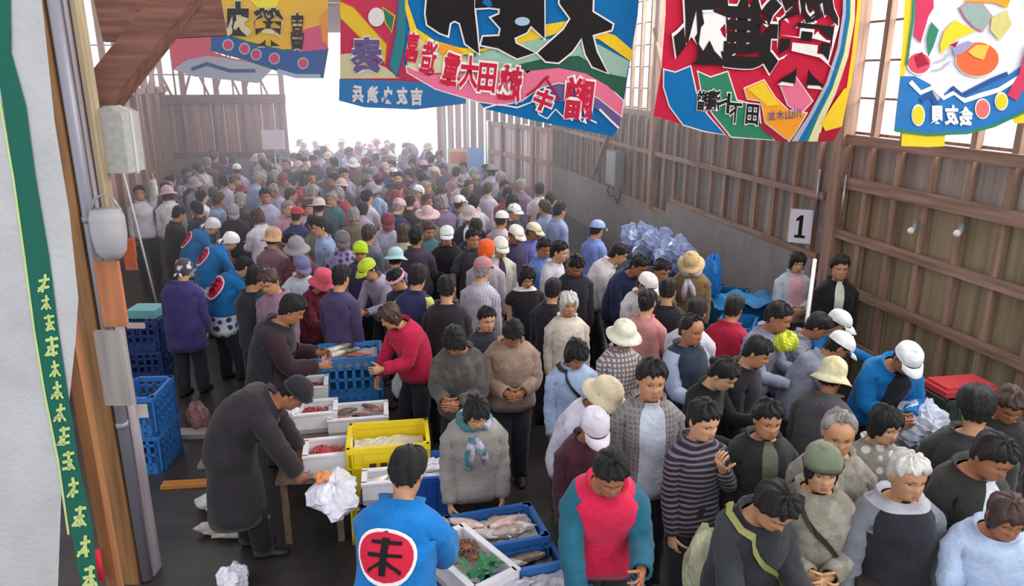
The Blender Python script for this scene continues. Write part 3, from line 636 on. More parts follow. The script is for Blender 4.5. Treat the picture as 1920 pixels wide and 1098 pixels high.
class Fig:
    def __init__(s, lean=0, nod=0, turn=0, tilt=0, aR='hang', aL='hang', k=1.0, bw=1.0, stride=0, roll=0):
        s.k = k; s.bw = bw; s.lean = R(lean); s.stride = stride; s.cache = {}
        L = s.lean; y = -.13 * math.sin(L); z = .80; A = 0; s.sp = []
        st = .01
        for i in range(75):
            s.sp.append((z0 := .80 + i * st, y, z, A))
            q = min(1, max(0, (z0 - .88) / .38)); A = L * q * q * (3 - 2 * q)
            y += math.sin(A) * st; z += math.cos(A) * st
        am = (L + R(nod)) / 2 if nod else L
        p = s.spine(1.45)[0]
        n1 = Vector((0, math.sin(am), math.cos(am))); f1 = Vector((0, math.cos(am), -math.sin(am)))
        s.HM = Matrix.Rotation(R(turn), 3, 'Z') @ Matrix.Rotation(-R(nod), 3, 'X') @ Matrix.Rotation(R(tilt), 3, 'Y')
        s.HC = p + n1 * .072 + f1 * .012 + s.HM @ Vector((0, .012, .062))
        s.arms = (aR, aL)
    def spine(s, z):
        if z < .80: return Vector((0, s.sp[0][1], z)), Vector((0, 1, 0)), Vector((0, 0, 1))
        i = min(len(s.sp) - 1, max(0, int(round((z - .80) / .01)))); q = s.sp[i]
        return Vector((0, q[1], q[2] + (z - q[0]) * math.cos(q[3]))), Vector((0, math.cos(q[3]), -math.sin(q[3]))), Vector((0, math.sin(q[3]), math.cos(q[3])))
    def tor(s, z, t, inf=0, flare=0):
        """torso surface point; t: 0 right, pi/2 front"""
        a = interp(ZR, TA, z) * s.bw + inf; b = interp(ZR, TB, z) * s.bw + inf
        if z < .80: a += (.80 - z) * (.08 + flare); b += (.80 - z) * (.10 + flare)
        c = math.cos(t); n = math.sin(t); p, f, u = s.spine(z)
        x = a * math.copysign(abs(c) ** .86, c); y = b * math.copysign(abs(n) ** .86, n) - (.01 if z > 1.3 else 0)
        return p + Vector((x, 0, 0)) + f * y
    def hd(s, ph, z, off=0, face=True):
        x, y = head_pt(ph, z, face)
        if off:
            r = math.sqrt(x * x + y * y + (z * .8) ** 2) or 1; q = 1 + off / r; x *= q; y *= q; z *= q if z > 0 else 1
        return s.HC + s.HM @ Vector((x, y, z))
    def arm_path(s, sg):
        c = s.tor(1.335, 0 if sg > 0 else math.pi) - Vector((sg * .012, 0, 0))
        ud, fd = ARMS[s.arms[0 if sg > 0 else 1]]
        ud = Vector((sg * ud[0], ud[1], ud[2])).normalized(); fd = Vector((sg * fd[0], fd[1], fd[2])).normalized()
        sh = c + Vector((sg * .026, 0, -.002)); el = sh + ud * .275; wr = el + fd * .245
        return c, sh, el, wr, ud, fd
def par_tube(V, F, ring, cen, u, v, t0, path, rads, tags, tag, fm, flat=None):
    """continue a boundary ring along a path with a twist-free frame"""
    n = len(ring); ang = [math.atan2((V[i] - cen).dot(v), (V[i] - cen).dot(u)) for i in ring]
    t = t0.normalized(); prev = ring
    for j, p in enumerate(path):
        a = path[j - 1] if j else cen; b = path[j + 1] if j + 1 < len(path) else p
        t2 = (b - a).normalized()
        q = t.rotation_difference(t2); u = q @ u; v = q @ v; t = t2
        new = []; r = rads[j]
        for w_ in ang:
            d = u * math.cos(w_) + v * math.sin(w_)
            if flat and flat[j]:
                sdir, ndir, rs, rn = flat[j]; d = sdir * (d.dot(sdir) * rs) + ndir * (d.dot(ndir) * rn); V.append(p + d)
            else: V.append(p + d * r)
            new.append(len(V) - 1)
        for i in range(n): F.append((prev[i], prev[(i + 1) % n], new[(i + 1) % n], new[i])); fm.append((tag, j, i))
        prev = new
    return prev
def chaikin(P, it=2):
    for _ in range(it):
        Q = [P[0]]
        for a, b in zip(P, P[1:]): Q += [a.lerp(b, .25), a.lerp(b, .75)]
        P = Q + [P[-1]]
    return P
def resample(P, n):
    L = [0]
    for a, b in zip(P, P[1:]): L.append(L[-1] + (b - a).length)
    out = []
    for i in range(n):
        q = L[-1] * i / (n - 1); j = 0
        while j < len(L) - 2 and L[j + 1] < q: j += 1
        out.append(P[j].lerp(P[j + 1], (q - L[j]) / max(1e-6, L[j + 1] - L[j])))
    return out, L[-1]
def shell(fig, inf=0, lo=.80, hi=1.44, sleeve=1.0, legs=False, head=False, flare=0, legw=0, seed=0, wr=.004, hands=False, slw=.012, armn=14, legend=.09, collar=0):
    """one continuous surface of trunk (+ head, arms, legs) grown outward by inf"""
    rnd = random.Random(seed); k1, k2, k3 = rnd.uniform(0, 6), rnd.uniform(0, 6), rnd.uniform(5, 9)
    V = []; F = []; fm = []
    zs = sorted(set([z for z in ZR if lo - .001 <= z <= hi] + [lo] + ([x / 100 for x in range(int(lo * 100), 80, 7)] if lo < .8 else [])))
    rings = []
    for z in zs:
        r = []
        for i in range(NR):
            t = 2 * math.pi * i / NR
            e = inf + wr * (math.sin(3 * t + k1 + z * 11) + math.sin(5 * t + k2 - z * k3 * 3)) if inf else 0
            if not head and z > 1.41: e *= .7
            V.append(fig.tor(z, t, e, flare)); r.append(len(V) - 1)
        rings.append(r)
    if collar:
        r = []
        for i in range(NR):
            t = 2 * math.pi * i / NR; c, f, u = fig.spine(1.445)
            V.append(fig.tor(1.432, t, inf * .7 + collar * .35) + u * (collar * (1 - .35 * max(0, math.sin(t))))); r.append(len(V) - 1)
        rings.append(r); zs.append(1.46)
        r = []
        for i in range(NR):
            t = 2 * math.pi * i / NR
            V.append(fig.tor(1.432, t, inf * .3)); r.append(len(V) - 1)
        rings.append(r); zs.append(1.44)
    H0, H1 = (zs.index(1.27), zs.index(1.40)) if sleeve else (0, 0)
    hole = set()
    if sleeve:
        for j in range(H0, H1):
            for d in range(-3, 3): hole.add((j, d % NR)); hole.add((j, (NR // 2 + d) % NR))
    for j in range(len(rings) - 1):
        for i in range(NR):
            if (j, i) in hole: continue
            F.append((rings[j][i], rings[j][(i + 1) % NR], rings[j + 1][(i + 1) % NR], rings[j + 1][i])); fm.append(('torso', zs[j], i))
    info = {}
    if sleeve:
        for sg in (1, -1):
            c0 = 0 if sg > 0 else NR // 2
            loop = [rings[H0][(c0 + d) % NR] for d in range(-3, 4)] + [rings[j][(c0 + 3) % NR] for j in range(H0 + 1, H1)] + [rings[H1][(c0 + d) % NR] for d in range(3, -4, -1)] + [rings[j][(c0 - 3) % NR] for j in range(H1 - 1, H0, -1)]
            cen = sum((V[i] for i in loop), Vector()) / len(loop)
            c, sh, el, wrp, ud, fd = fig.arm_path(sg)
            P = chaikin([cen, sh + Vector((sg * .006, 0, .0)), sh + ud * .14, el - ud * .03, el + fd * .03, wrp], 2)
            n = armn if sleeve > .6 else 8
            Q, L = resample(P, armn + 1); Q = Q[1:]
            m = max(3, int(round(armn * sleeve)))
            Q = Q[:m]; rad = []
            for j in range(m):
                q = (j + 1) / armn
                r = interp([0, .12, .3, .5, .58, .7, 1], [.056, .052, .046, .040, .038, .036, .026], q) * (1 if inf else .86 if q < .6 else 1)
                e = inf and inf * .42 + slw * min(1, q * 1.6) + wr * .8 * math.sin(j * 2.3 + k1 + sg)
                rad.append((r + e) * (.5 + .5 * fig.bw))
            p0, f0, u0 = fig.spine(1.335)
            flat = [None] * m
            if hands:
                sref = Vector((-sg * .25, abs(fd.z), abs(fd.y) + .15)); sd = (sref - fd * sref.dot(fd)).normalized(); nd = fd.cross(sd)
                for q, rs, rn in ((.025, .031, .020), (.05, .040, .0165), (.08, .042, .0145), (.095, .037, .011)):
                    Q.append(wrp + fd * q); rad.append(0); flat.append((sd, nd, rs, rn))
                info[sg] = (wrp, fd, sd, -nd * sg)
            last = par_tube(V, F, loop, cen, f0, u0, Vector((sg, 0, 0)), Q, rad, None, 'arm', fm, flat)
            if not hands and sleeve < 1.01:
                cc = sum((V[i] for i in last), Vector()) / len(last); inn = []
                for i in last: V.append(cc + (V[i] - cc) * .72 - (Q[-1] - Q[-2]) * .25); inn.append(len(V) - 1)
                for i in range(len(last)): F.append((last[i], last[(i + 1) % len(last)], inn[(i + 1) % len(last)], inn[i])); fm.append(('cuff', 0, i))
            else:
                V.append(Q[-1] + (Q[-1] - Q[-2]) * .5); F += [(last[i], last[(i + 1) % len(last)], len(V) - 1) for i in range(len(last))]; fm += [('arm', 99, 0)] * len(last)
    if head:
        prev = rings[-1]
        for jz, h in enumerate(HS):
            r = []
            for i in range(NR):
                t = 2 * math.pi * i / NR; ph = math.pi / 2 - t
                ph = (ph + math.pi) % (2 * math.pi) - math.pi
                q = 0 if h[0] < -.115 else min(1, (h[0] + .115) / .03)
                ph -= .42 * q * math.sin(ph)
                V.append(fig.hd(ph, h[0])); r.append(len(V) - 1)
            for i in range(NR):
                F.append((prev[i], prev[(i + 1) % NR], r[(i + 1) % NR], r[i])); fm.append(('head', h[0], i))
            prev = r
        V.append(fig.HC + fig.HM @ Vector((0, -.004, .1155)))
        for i in range(NR): F.append((prev[i], prev[(i + 1) % NR], len(V) - 1)); fm.append(('head', .12, i))
    if legs:
        r = rings[0]; fr = NR // 4; bk = 3 * NR // 4
        pf, pb = V[r[fr]], V[r[bk]]; mid = []
        for q in (.25, .5, .75): V.append(pf.lerp(pb, q) + Vector((0, 0, -.015))); mid.append(len(V) - 1)
        for sg in (1, -1):
            if sg > 0: loop = [r[i % NR] for i in range(bk, bk + NR // 2 + 1)] + mid
            else: loop = [r[i] for i in range(fr, bk + 1)] + mid[::-1]
            cen = sum((V[i] for i in loop), Vector()) / len(loop); hy = fig.sp[0][1]
            so = fig.stride * sg
            Pn = [cen, Vector((sg * .088, hy + so * .15, .70)), Vector((sg * .092, hy * .55 + so * .6 + .025, .46)), Vector((sg * .095, so - .01, .16)), Vector((sg * .095, so - .015, legend))]
            Q, L = resample(chaikin(Pn, 2), 13); Q = Q[1:]; rad = []
            for j in range(12):
                q = (j + 1) / 12
                rr = interp([0, .12, .3, .5, .62, .75, 1], [.092, .088, .076, .058, .055, .052, .040], q) * (.5 + .5 * fig.bw)
                rad.append(rr + (inf + legw * q + wr * math.sin(j * 1.7 + k2 + sg) if inf else 0))
            last = par_tube(V, F, loop, cen, Vector((1, 0, 0)), Vector((0, 1, 0)), Vector((0, 0, -1)), Q, rad, None, 'leg', fm)
            V.append(Q[-1] + Vector((0, 0, .03 if inf else -.01))); F += [(last[i], last[(i + 1) % len(last)], len(V) - 1) for i in range(len(last))]; fm += [('leg', 99, 0)] * len(last)
    elif not head or lo < .8:
        r = rings[0]; cc = sum((V[i] for i in r), Vector()) / NR; inn = []
        for i in r: V.append(cc + (V[i] - cc) * .82 + Vector((0, 0, .03))); inn.append(len(V) - 1)
        for i in range(NR): F.append((r[i], r[(i + 1) % NR], inn[(i + 1) % NR], inn[i])); fm.append(('hem', 0, i))
    return V, F, fm, info
def finger(mb_V, mb_F, fm, base, d, palm, L, r, curl, seg=3, n=7):
    pts = [base]; dd = d.copy(); ax = d.cross(palm).normalized(); p = base.copy(); rad = [r]
    for i in range(seg):
        dd = Matrix.Rotation(curl[i], 3, ax) @ dd
        for q in (.5, 1): pts.append(p + dd * (L[i] * q)); rad.append(r * (1 - .09 * (i + q)))
        p = pts[-1].copy()
    pts.append(p + dd * r * .6); rad.append(r * .45)
    m = MB(); m.tube(pts, rad, n); k = len(mb_V); mb_V += m.V; mb_F += [tuple(i + k for i in f) for f in m.F]; fm += [('arm', 98, 0)] * len(m.F)
SKIN = ['#b98867', '#c4946f', '#ad7a5a', '#a87052', '#cb9d7b']
def skin(c): return mat('skin_' + c, c, .55, noise=.12, nscale=14, spec=.35)
LIPS = mat('lips', '#a0675a', .5); EYW = mat('eye_white', '#d6d0cb', .3); IRIS = mat('iris', '#1b1412', .2)
def body_mesh(fig, sk, sex, hands=True, face=True, curl=.5, legs=True):
    V, F, fm, info = shell(fig, 0, .80, 1.44, 1.0, legs=legs, head=True, hands=True)
    mi = []
    for t in fm: mi.append(1 if t[0] == 'head' and -.07 < t[1] <= -.051 and abs(t[2] - NR // 4 + .5) < 2.2 else 0)
    def addm(m, idx):
        k = len(V); V.extend(m.V); F.extend([tuple(i + k for i in f) for f in m.F]); mi.extend([idx] * len(m.F))
    if hands:
        for sg, (w_, d, sd, pn) in info.items():
            for o_, L, r in ((.030, (.038, .024, .018), .0088), (.010, (.043, .028, .019), .009), (-.011, (.040, .026, .018), .0086), (-.029, (.031, .020, .016), .0078)):
                n0 = len(F); finger(V, F, fm, w_ + d * .085 + sd * o_, (d + sd * o_ * 2).normalized(), pn, L, r, [curl * random.uniform(.8, 1.2), curl * 1.5, curl]); mi += [0] * (len(F) - n0)
            n0 = len(F); finger(V, F, fm, w_ + d * .032 + sd * .030, (d * .75 + sd * .62 + pn * .25).normalized(), pn, (.04, .032, .022), .0105, [.12, .3, .3]); mi += [0] * (len(F) - n0)
    for sg in (1, -1):   # ears
        m = MB(); m.ell(fig.HC + fig.HM @ Vector((sg * .079, -.012, -.008)), (.010, .019, .033), 8, 6, 0, fig.HM @ Matrix.Rotation(sg * .35, 3, 'Z')); addm(m, 0)
        if face:
            def at(x, z, o): 
                ph = math.asin(max(-1, min(1, x / .076))); xx, yy = head_pt(ph, z); return fig.HC + fig.HM @ Vector((x, yy + o, z))
            m = MB(); m.ell(at(sg * .032, .003, -.004), (.015, .009, .0062), 10, 6, 0, fig.HM); addm(m, 2)
            m = MB(); m.ell(at(sg * .032, .002, .0022), (.0068, .004, .0058), 8, 6, 0, fig.HM); addm(m, 3)
            m = MB(); m.ell(at(sg * .032, .0095, .0015), (.0165, .005, .0022), 8, 5, 0, fig.HM); addm(m, 3)
            m = MB(); m.tube([at(sg * .015, .0285, .001), at(sg * .032, .0315, .001), at(sg * .050, .0245, .0)], [.0022, .0028, .0015], 6); addm(m, 3)
    return V, F, mi, [skin(sk), LIPS, EYW, IRIS]
HAIRL = {'short': [(0, .070), (.2, .066), (.36, .035), (.47, .0), (.55, -.03), (.7, -.072), (1, -.088)],
         'bob': [(0, .050), (.2, .046), (.28, -.02), (.34, -.075), (.5, -.098), (1, -.115)],
         'long': [(0, .062), (.2, .05), (.28, -.03), (.36, -.13), (.5, -.19), (1, -.21)],
         'tied': [(0, .072), (.2, .064), (.36, .035), (.5, -.01), (.7, -.065), (1, -.095)],
         'bald': [(0, .104), (.25, .098), (.40, .04), (.47, .0), (.55, -.03), (.7, -.07), (1, -.088)],
         'nape': [(0, .03), (.35, .03), (.45, -.02), (.55, -.05), (.7, -.075), (1, -.09)]}
def hair_mesh(fig, style, thick=.015, seed=0, fluff=0):
    rnd = random.Random(seed); T = HAIRL[style]; V = []; F = []; rows = 15; n = 56
    ph0 = [rnd.uniform(0, 6) for _ in range(4)]
    for j in range(rows + 1):
        for i in range(n):
            ph = 2 * math.pi * i / n - math.pi; q = abs(ph) / math.pi
            zl = interp([a for a, _ in T], [b for _, b in T], q)
            zl += (.006 * math.sin(ph * 7 + ph0[0]) + .006 * math.sin(ph * 13 + ph0[1] * 3) + .004 * math.sin(ph * 19 + ph0[2] * 2)) * (1 if style != 'bald' else .4)
            t = j / rows; z = zl + (.1135 - zl) * math.cos(t * math.pi / 2)
            e = thick * min(1, (1 - t) * 4 + .25) + (.004 + fluff) * math.sin(ph * 9 + ph0[1] + t * 5) + .003 * math.sin(ph * 17 + ph0[2] + t * 9) + .004 * math.sin(ph * 3 + ph0[3] - t * 6)
            if z >= -.05: p = fig.hd(ph, max(z, -.05), e, False)
            else:
                x, y = head_pt(ph, -.03, False); g = 1 + (e - .1 * max(0, -.1 - z)) / .085
                p = fig.HC + fig.HM @ Vector((x * g, min(y, .02) * g - .01 * (-.05 - z) / .1, -.05)) + (fig.HM @ Vector((0, 0, z + .05))).lerp(Vector((0, 0, z + .05)), .6)
            V.append(p)
    for j in range(rows):
        for i in range(n): F.append((j * n + i, j * n + (i + 1) % n, (j + 1) * n + (i + 1) % n, (j + 1) * n + i))
    V.append(fig.HC + fig.HM @ Vector((0, -.004, .1155 + thick))); F += [(i, (i + 1) % n, len(V) - 1) for i in range(n)]
    k = len(V)
    for i in range(n):
        p = V[rows * n + i]; V.append(p + (fig.HC + Vector((0, 0, p.z - fig.HC.z)) - p) * .18)
    for i in range(n): F.append((rows * n + i, rows * n + (i + 1) % n, k + (i + 1) % n, k + i))
    if style == 'tied':
        m = MB(); m.ell(fig.HC + fig.HM @ Vector((0, -.125, .02)), (.035, .035, .038), 10, 7); k = len(V); V += m.V; F += [tuple(i + k for i in f) for f in m.F]
    return V, F
def dome(fig, zl_f, zl_b, th, n=36, rows=9, top=0, seed=0):
    V = []; F = []
    for j in range(rows + 1):
        for i in range(n):
            ph = 2 * math.pi * i / n - math.pi; zl = lerp(zl_f, zl_b, (1 - math.cos(ph)) / 2)
            t = j / rows; z = zl + (.114 - zl) * math.cos(t * math.pi / 2); V.append(fig.hd(ph, z, th + top * (1 - t), False))
    for j in range(rows):
        for i in range(n): F.append((j * n + i, j * n + (i + 1) % n, (j + 1) * n + (i + 1) % n, (j + 1) * n + i))
    V.append(fig.HC + fig.HM @ Vector((0, -.004, .1165 + th + top))); F += [(i, (i + 1) % n, len(V) - 1) for i in range(n)]
    return V, F, n, rows
def hat_mesh(fig, kind, seed=0):
    if kind == 'cap':
        V, F, n, rows = dome(fig, .046, .012, .021, top=.004)
        k = len(V); cols = [i for i in range(n + 1) if abs(2 * math.pi * i / n - math.pi) < 1.12]; 
        for r_, dz in ((0, 0), (.5, -.004), (1, -.022)):
            for dn in (0, -.005):
                for i in cols:
                    ph = 2 * math.pi * i / n - math.pi; x, y = head_pt(ph, .045, False); g = 1.27
                    V.append(fig.HC + fig.HM @ Vector((x * g, y * g + .075 * r_ * math.cos(ph * .9), .046 + dz * (1 + .5 * abs(ph)) + dn)))
        c = len(cols)
        for r_ in range(2):
            for s_ in (0, 1):
                for i in range(c - 1):
                    a = k + (r_ * 2 + s_) * c + i; b_ = k + ((r_ + 1) * 2 + s_) * c + i; F.append((a, a + 1, b_ + 1, b_))
        a = k + 4 * c; 
        for i in range(c - 1): F.append((a + i, a + i + 1, a + c + i + 1, a + c + i))
        m = MB(); m.ell(fig.hd(0, .113, .024, False), (.008, .008, .006), 8, 5); q = len(V); V += m.V; F += [tuple(i + q for i in f) for f in m.F]
    elif kind in ('bucket', 'cloche', 'sun'):
        zf, zb = (.036, .022) if kind != 'cloche' else (.02, .0)
        V, F, n, rows = dome(fig, zf, zb, .022, top=.012); w_ = {'bucket': .055, 'cloche': .05, 'sun': .095}[kind]; dr = {'bucket': .034, 'cloche': .05, 'sun': .012}[kind]
        prev = [rows * n + i for i in range(n)]
        for q in (.5, 1.0, .97):
            new = []
            for i in range(n):
                ph = 2 * math.pi * i / n - math.pi; zl = lerp(zf, zb, (1 - math.cos(ph)) / 2); x, y = head_pt(ph, zl, False); r = math.hypot(x, y) or 1; g = 1 + (.026 + w_ * q) / r
                V.append(fig.HC + fig.HM @ Vector((x * g, y * g, zl - dr * q - (.008 if q == .97 else 0) + .006 * math.sin(3 * ph + seed)))); new.append(len(V) - 1)
            F += [(prev[i], prev[(i + 1) % n], new[(i + 1) % n], new[i]) for i in range(n)]; prev = new
    elif kind == 'beanie':
        V, F, n, rows = dome(fig, .04, -.02, .022, top=.006)
        prev = [rows * n + i for i in range(n)]
        new = []
        for i in prev: V.append(V[i] + (V[i] - fig.HC).normalized() * .008 + fig.HM @ Vector((0, 0, .03))); new.append(len(V) - 1)
        F += [(prev[i], prev[(i + 1) % n], new[(i + 1) % n], new[i]) for i in range(n)]
    elif kind == 'scarf':
        V, F, n, rows = dome(fig, .050, -.095, .021, top=.004, rows=12)
        m = MB(); m.ell(fig.HC + fig.HM @ Vector((0, -.122, -.045)), (.026, .018, .018), 8, 6)
        for sx in (-1, 1): m.tube([fig.HC + fig.HM @ Vector((sx * .01, -.125, -.05)), fig.HC + fig.HM @ Vector((sx * .035, -.14, -.085)), fig.HC + fig.HM @ Vector((sx * .05, -.135, -.12))], [.012, .016, .006], 6)
        q = len(V); V += m.V; F += [tuple(i + q for i in f) for f in m.F]
    elif kind == 'band':
        V = []; F = []; n = 36; prev = None; first = None
        for z, e in ((.030, .017), (.034, .024), (.060, .024), (.066, .015)):
            r = []
            for i in range(n):
                ph = 2 * math.pi * i / n - math.pi; V.append(fig.hd(ph, z - .02 * (1 - math.cos(ph)) / 2, e, False)); r.append(len(V) - 1)
            if prev: F += [(prev[i], prev[(i + 1) % n], r[(i + 1) % n], r[i]) for i in range(n)]
            prev = r
        m = MB(); m.ell(fig.HC + fig.HM @ Vector((0, -.128, .03)), (.03, .016, .016), 8, 6); q = len(V); V += m.V; F += [tuple(i + q for i in f) for f in m.F]
    return V, F
HAIRC = {'black': mat('hair_black', '#191517', .55, noise=.5, nscale=45, bump=1, bscale=110), 'brown': mat('hair_brown', '#43302a', .5, noise=.3, nscale=30, bump=.5, bscale=90),
         'grey': mat('hair_grey', '#8a8684', .6, noise=.3, nscale=30, bump=.5, bscale=90), 'white': mat('hair_white', '#c9c4c0', .6, noise=.2, nscale=30, bump=.5, bscale=90)}
ALLP = []
def heading(a):
    d = -FH * math.cos(R(a)) + RT * math.sin(R(a)); return math.atan2(-d.x, d.y)
def shoe_mesh(fig, sg):
    V = []; F = []; n = 10; x0 = sg * .095; y0 = fig.stride * sg
    for y, w_, hh in ((-.075, .028, .05), (-.06, .036, .075), (-.02, .038, .09), (.04, .042, .075), (.1, .046, .055), (.15, .040, .045), (.18, .022, .03)):
        for i in range(n):
            a = 2 * math.pi * i / n; V.append(Vector((x0 + w_ * math.cos(a), y0 + y, max(0.002, hh / 2 + hh / 2 * math.sin(a) * 1.05))))
    for j in range(6):
        for i in range(n): F.append((j * n + i, j * n + (i + 1) % n, (j + 1) * n + (i + 1) % n, (j + 1) * n + i))
    F.append(tuple(range(n))); F.append(tuple(range(6 * n, 7 * n)))
    return V, F
def disc_on_back(fig, inf, z0, rad, root, k):
    V = []; F = []; mi = []
    def P(u, v, e): return fig.tor(z0 + v, 1.5 * math.pi + u / .19, inf + e) * k
    def patch(fn, nu, nv, m, e):
        b0 = len(V)
        for j in range(nv + 1):
            for i in range(nu + 1): u, v = fn(i / nu, j / nv); V.append(P(u, v, e))
        for j in range(nv):
            for i in range(nu): a = b0 + j * (nu + 1) + i; F.append((a, a + 1, a + nu + 2, a + nu + 1)); mi.append(m)
    pol = lambda r0, r1: (lambda i, j: ((r0 + (r1 - r0) * j) * math.cos(i * 2 * math.pi) * 1.05, (r0 + (r1 - r0) * j) * math.sin(i * 2 * math.pi)))
    patch(pol(0, rad), 24, 4, 1, .013); patch(pol(0, rad * .86), 24, 4, 0, .017)
    for (u0, v0, u1, v1, w_) in ((-.04, .045, .045, .05, .014), (0, .065, -.005, -.065, .016), (-.05, .0, .05, .005, .013), (-.004, -.02, -.05, -.055, .012), (.0, -.02, .05, -.05, .014)):
        patch(lambda i, j: ((u0 + (u1 - u0) * i + (j - .5) * w_ * (abs(v1 - v0) > .04)) * rad / .1, (v0 + (v1 - v0) * i + (j - .5) * w_ * (abs(v1 - v0) <= .04)) * rad / .1), 6, 1, 2, .021)
    return mesh_obj('back_emblem', V, F, [ink('#cc2440'), WHT, BLK], root, mi, True, False)
def strap_mesh(fig, inf, k, sg=1):
    P = []
    for q in range(11): P.append((lerp(.95, 2.75, q / 10), lerp(1.425, .93, (q / 10) ** .9)))
    for q in range(1, 11): P.append((lerp(2.75, 5.35, q / 10), lerp(.93, 1.425, (q / 10) ** 1.1)))
    P.append((5.9, 1.432)); P.append((.4 + 2 * math.pi, 1.432)); P.append(P[0])
    V = []; F = []
    for t, z in P:
        if sg < 0: t = math.pi - t
        for d, e in ((-.02, 0), (.02, 0), (.02, .006), (-.02, .006)): V.append(fig.tor(min(1.432, z + d), t, inf + .012 + e) * k)
    for j in range(len(P) - 1):
        for i in range(4): F.append((j * 4 + i, j * 4 + (i + 1) % 4, j * 4 + 4 + (i + 1) % 4, j * 4 + 4 + i))
    return V, F
HATN = {'cap': 'cap', 'bucket': 'bucket_hat', 'cloche': 'hat', 'sun': 'sun_hat', 'beanie': 'beanie', 'scarf': 'headscarf', 'band': 'headband'}
def person(px, py, a, label, h=1.62, lean=0, nod=16, turn=0, tilt=0, aR='hang', aL='hang', hair='short', hc='black', hat=None, sk=0, top='#555555', pat=None, c2=None, psc=1.0,
           name='shirt', sl=1.0, lo=.80, inf=.026, inner=None, openw=.35, sleeve=None, hem=None, yoke=None, collar=.03, pants='#2a2a33', bw=1.0, stride=.06, thick=.015,
           emblem=0, apron=None, scarf=None, strap=None, glasses=False, sex='m', group='shoppers at the fish market', curl=.5, far=False, dx=0, dy=0, cat='person', pack=None):
    random.seed(hash((round(px), round(py))) & 0xffff)
    fig = Fig(lean, nod, turn, tilt, aR, aL, 1, bw, stride); rz = heading(a); rot = Matrix.Rotation(rz, 3, 'Z'); best = None
    for dh in (0, .02, -.02, .04, -.04, .06, -.06, .08, -.08):   # heights vary a little so that neighbours do not share one spot
        k_ = (h + dh) / 1.70; hl = fig.HC * k_; t_ = atz(px, py, hl.z); q_ = rot @ Vector((hl.x, hl.y, 0)); rx, ry_ = t_.x - q_.x + dx, t_.y - q_.y + dy
        dm = min([9] + [min(math.hypot(rx - A[0], ry_ - A[1]), math.hypot((rx + t_.x) / 2 - (A[0] + A[2]) / 2, (ry_ + t_.y) / 2 - (A[1] + A[3]) / 2)) for A in ALLP]); sc_ = min(dm, .46) - abs(dh) * .4
        if best is None or sc_ > best[0]: best = (sc_, k_, hl, t_, q_)
    _, k, hc_l, tgt, q = best
    root = empty('person', (tgt.x - q.x + dx, tgt.y - q.y + dy, 0), rz); tag(root, label, cat, group)
    ALLP.append((root.location.x, root.location.y, tgt.x, tgt.y))
    V, F, mi, ms = body_mesh(fig, SKIN[sk % 5], sex, curl=curl)
    mesh_obj('body', [v * k for v in V], F, ms, root, mi, True)
    if hair:
        V, F = hair_mesh(fig, hair if not (hat and hat[0] in ('scarf',)) else 'nape', thick if not hat else min(thick, .012), int(px), .003 if hc in ('grey', 'white') else 0)
        mesh_obj('hair', [v * k for v in V], F, HAIRC[hc], root, None, True)
    if hat:
        V, F = hat_mesh(fig, hat[0], px); mesh_obj(HATN[hat[0]], [v * k for v in V], F, cloth(hat[1], *(hat[2:] or ())), root, None, True)
    V, F, fm, _ = shell(fig, inf, lo, 1.432, sl, seed=int(px * 7 + py), wr=.005, slw=.011, collar=collar)
    ml = [cloth(top, pat, c2, psc), cloth(inner or top), cloth(sleeve or top, pat if not sleeve else None, c2 if not sleeve else None), cloth(hem[1], *hem[2:]) if hem else cloth(top), cloth(yoke or top)]
    mi = []
    for t in fm:
        m = 0
        if t[0] in ('arm', 'cuff'): m = 2 if sleeve else 0
        elif t[0] == 'torso':
            ang = (t[2] + .5) * 2 * math.pi / NR
            if inner and abs(ang - math.pi / 2) < openw * (1.15 - .5 * max(0, 1.3 - t[1])): m = 1
            elif hem and t[1] < hem[0]: m = 3
            elif yoke and t[1] >= 1.39: m = 4
        mi.append(m)
    coat = mesh_obj(name, [v * k for v in V], F, ml, root, mi, True)
    V, F, fm, _ = shell(fig, .014, .80, 1.04, 0, legs=True, legw=.02, seed=int(py * 3 + px), wr=.003, legend=.05)
    mesh_obj('trousers', [v * k for v in V], F, cloth(pants), root, None, True)
    for sg in (1, -1):
        V, F = shoe_mesh(fig, sg); mesh_obj('shoe', [v * k for v in V], F, mat('shoe_dark', '#26221f', .5), root, None, True)
    if emblem: disc_on_back(fig, inf, 1.2, emblem, coat, k)
    if apron:
        V = []; F = []; zs = [1.27, 1.2, 1.1, 1.0, .9, .8, .7, .6, .5, .42]; c = 12
        for z in zs:
            for i in range(c + 1):
                wd = .75 if z > 1.1 else 1.35; V.append(fig.tor(z, math.pi / 2 + lerp(-wd, wd, i / c), inf + .014, .1) * k)
        for j in range(len(zs) - 1):
            for i in range(c): F.append((j * (c + 1) + i, j * (c + 1) + i + 1, (j + 1) * (c + 1) + i + 1, (j + 1) * (c + 1) + i))
        mesh_obj('apron', V, F, mat('rubber_apron_' + apron, apron, .45), root, None, True)
    if scarf:
        m = MB(); ring = [fig.tor(1.432, 2 * math.pi * i / 14, .03) * k + Vector((0, 0, .02 + .012 * math.sin(i * 2.1))) for i in range(15)]
        m.tube(ring, .032 * k, 8); p0 = fig.tor(1.40, 1.45, .05) * k; p1 = fig.tor(1.27, 1.35, .045) * k; p2 = fig.tor(1.13, 1.3, .045) * k
        m.tube([p0, p1, p2], [.03 * k, .04 * k, .03 * k], 8); p2 = fig.tor(1.18, 1.85, .045) * k; m.tube([p0, fig.tor(1.3, 1.7, .05) * k, p2], [.03 * k, .036 * k, .028 * k], 8)
        m.build('scarf', cloth(scarf, 'mottle', '#b9a7c0'), root, True)
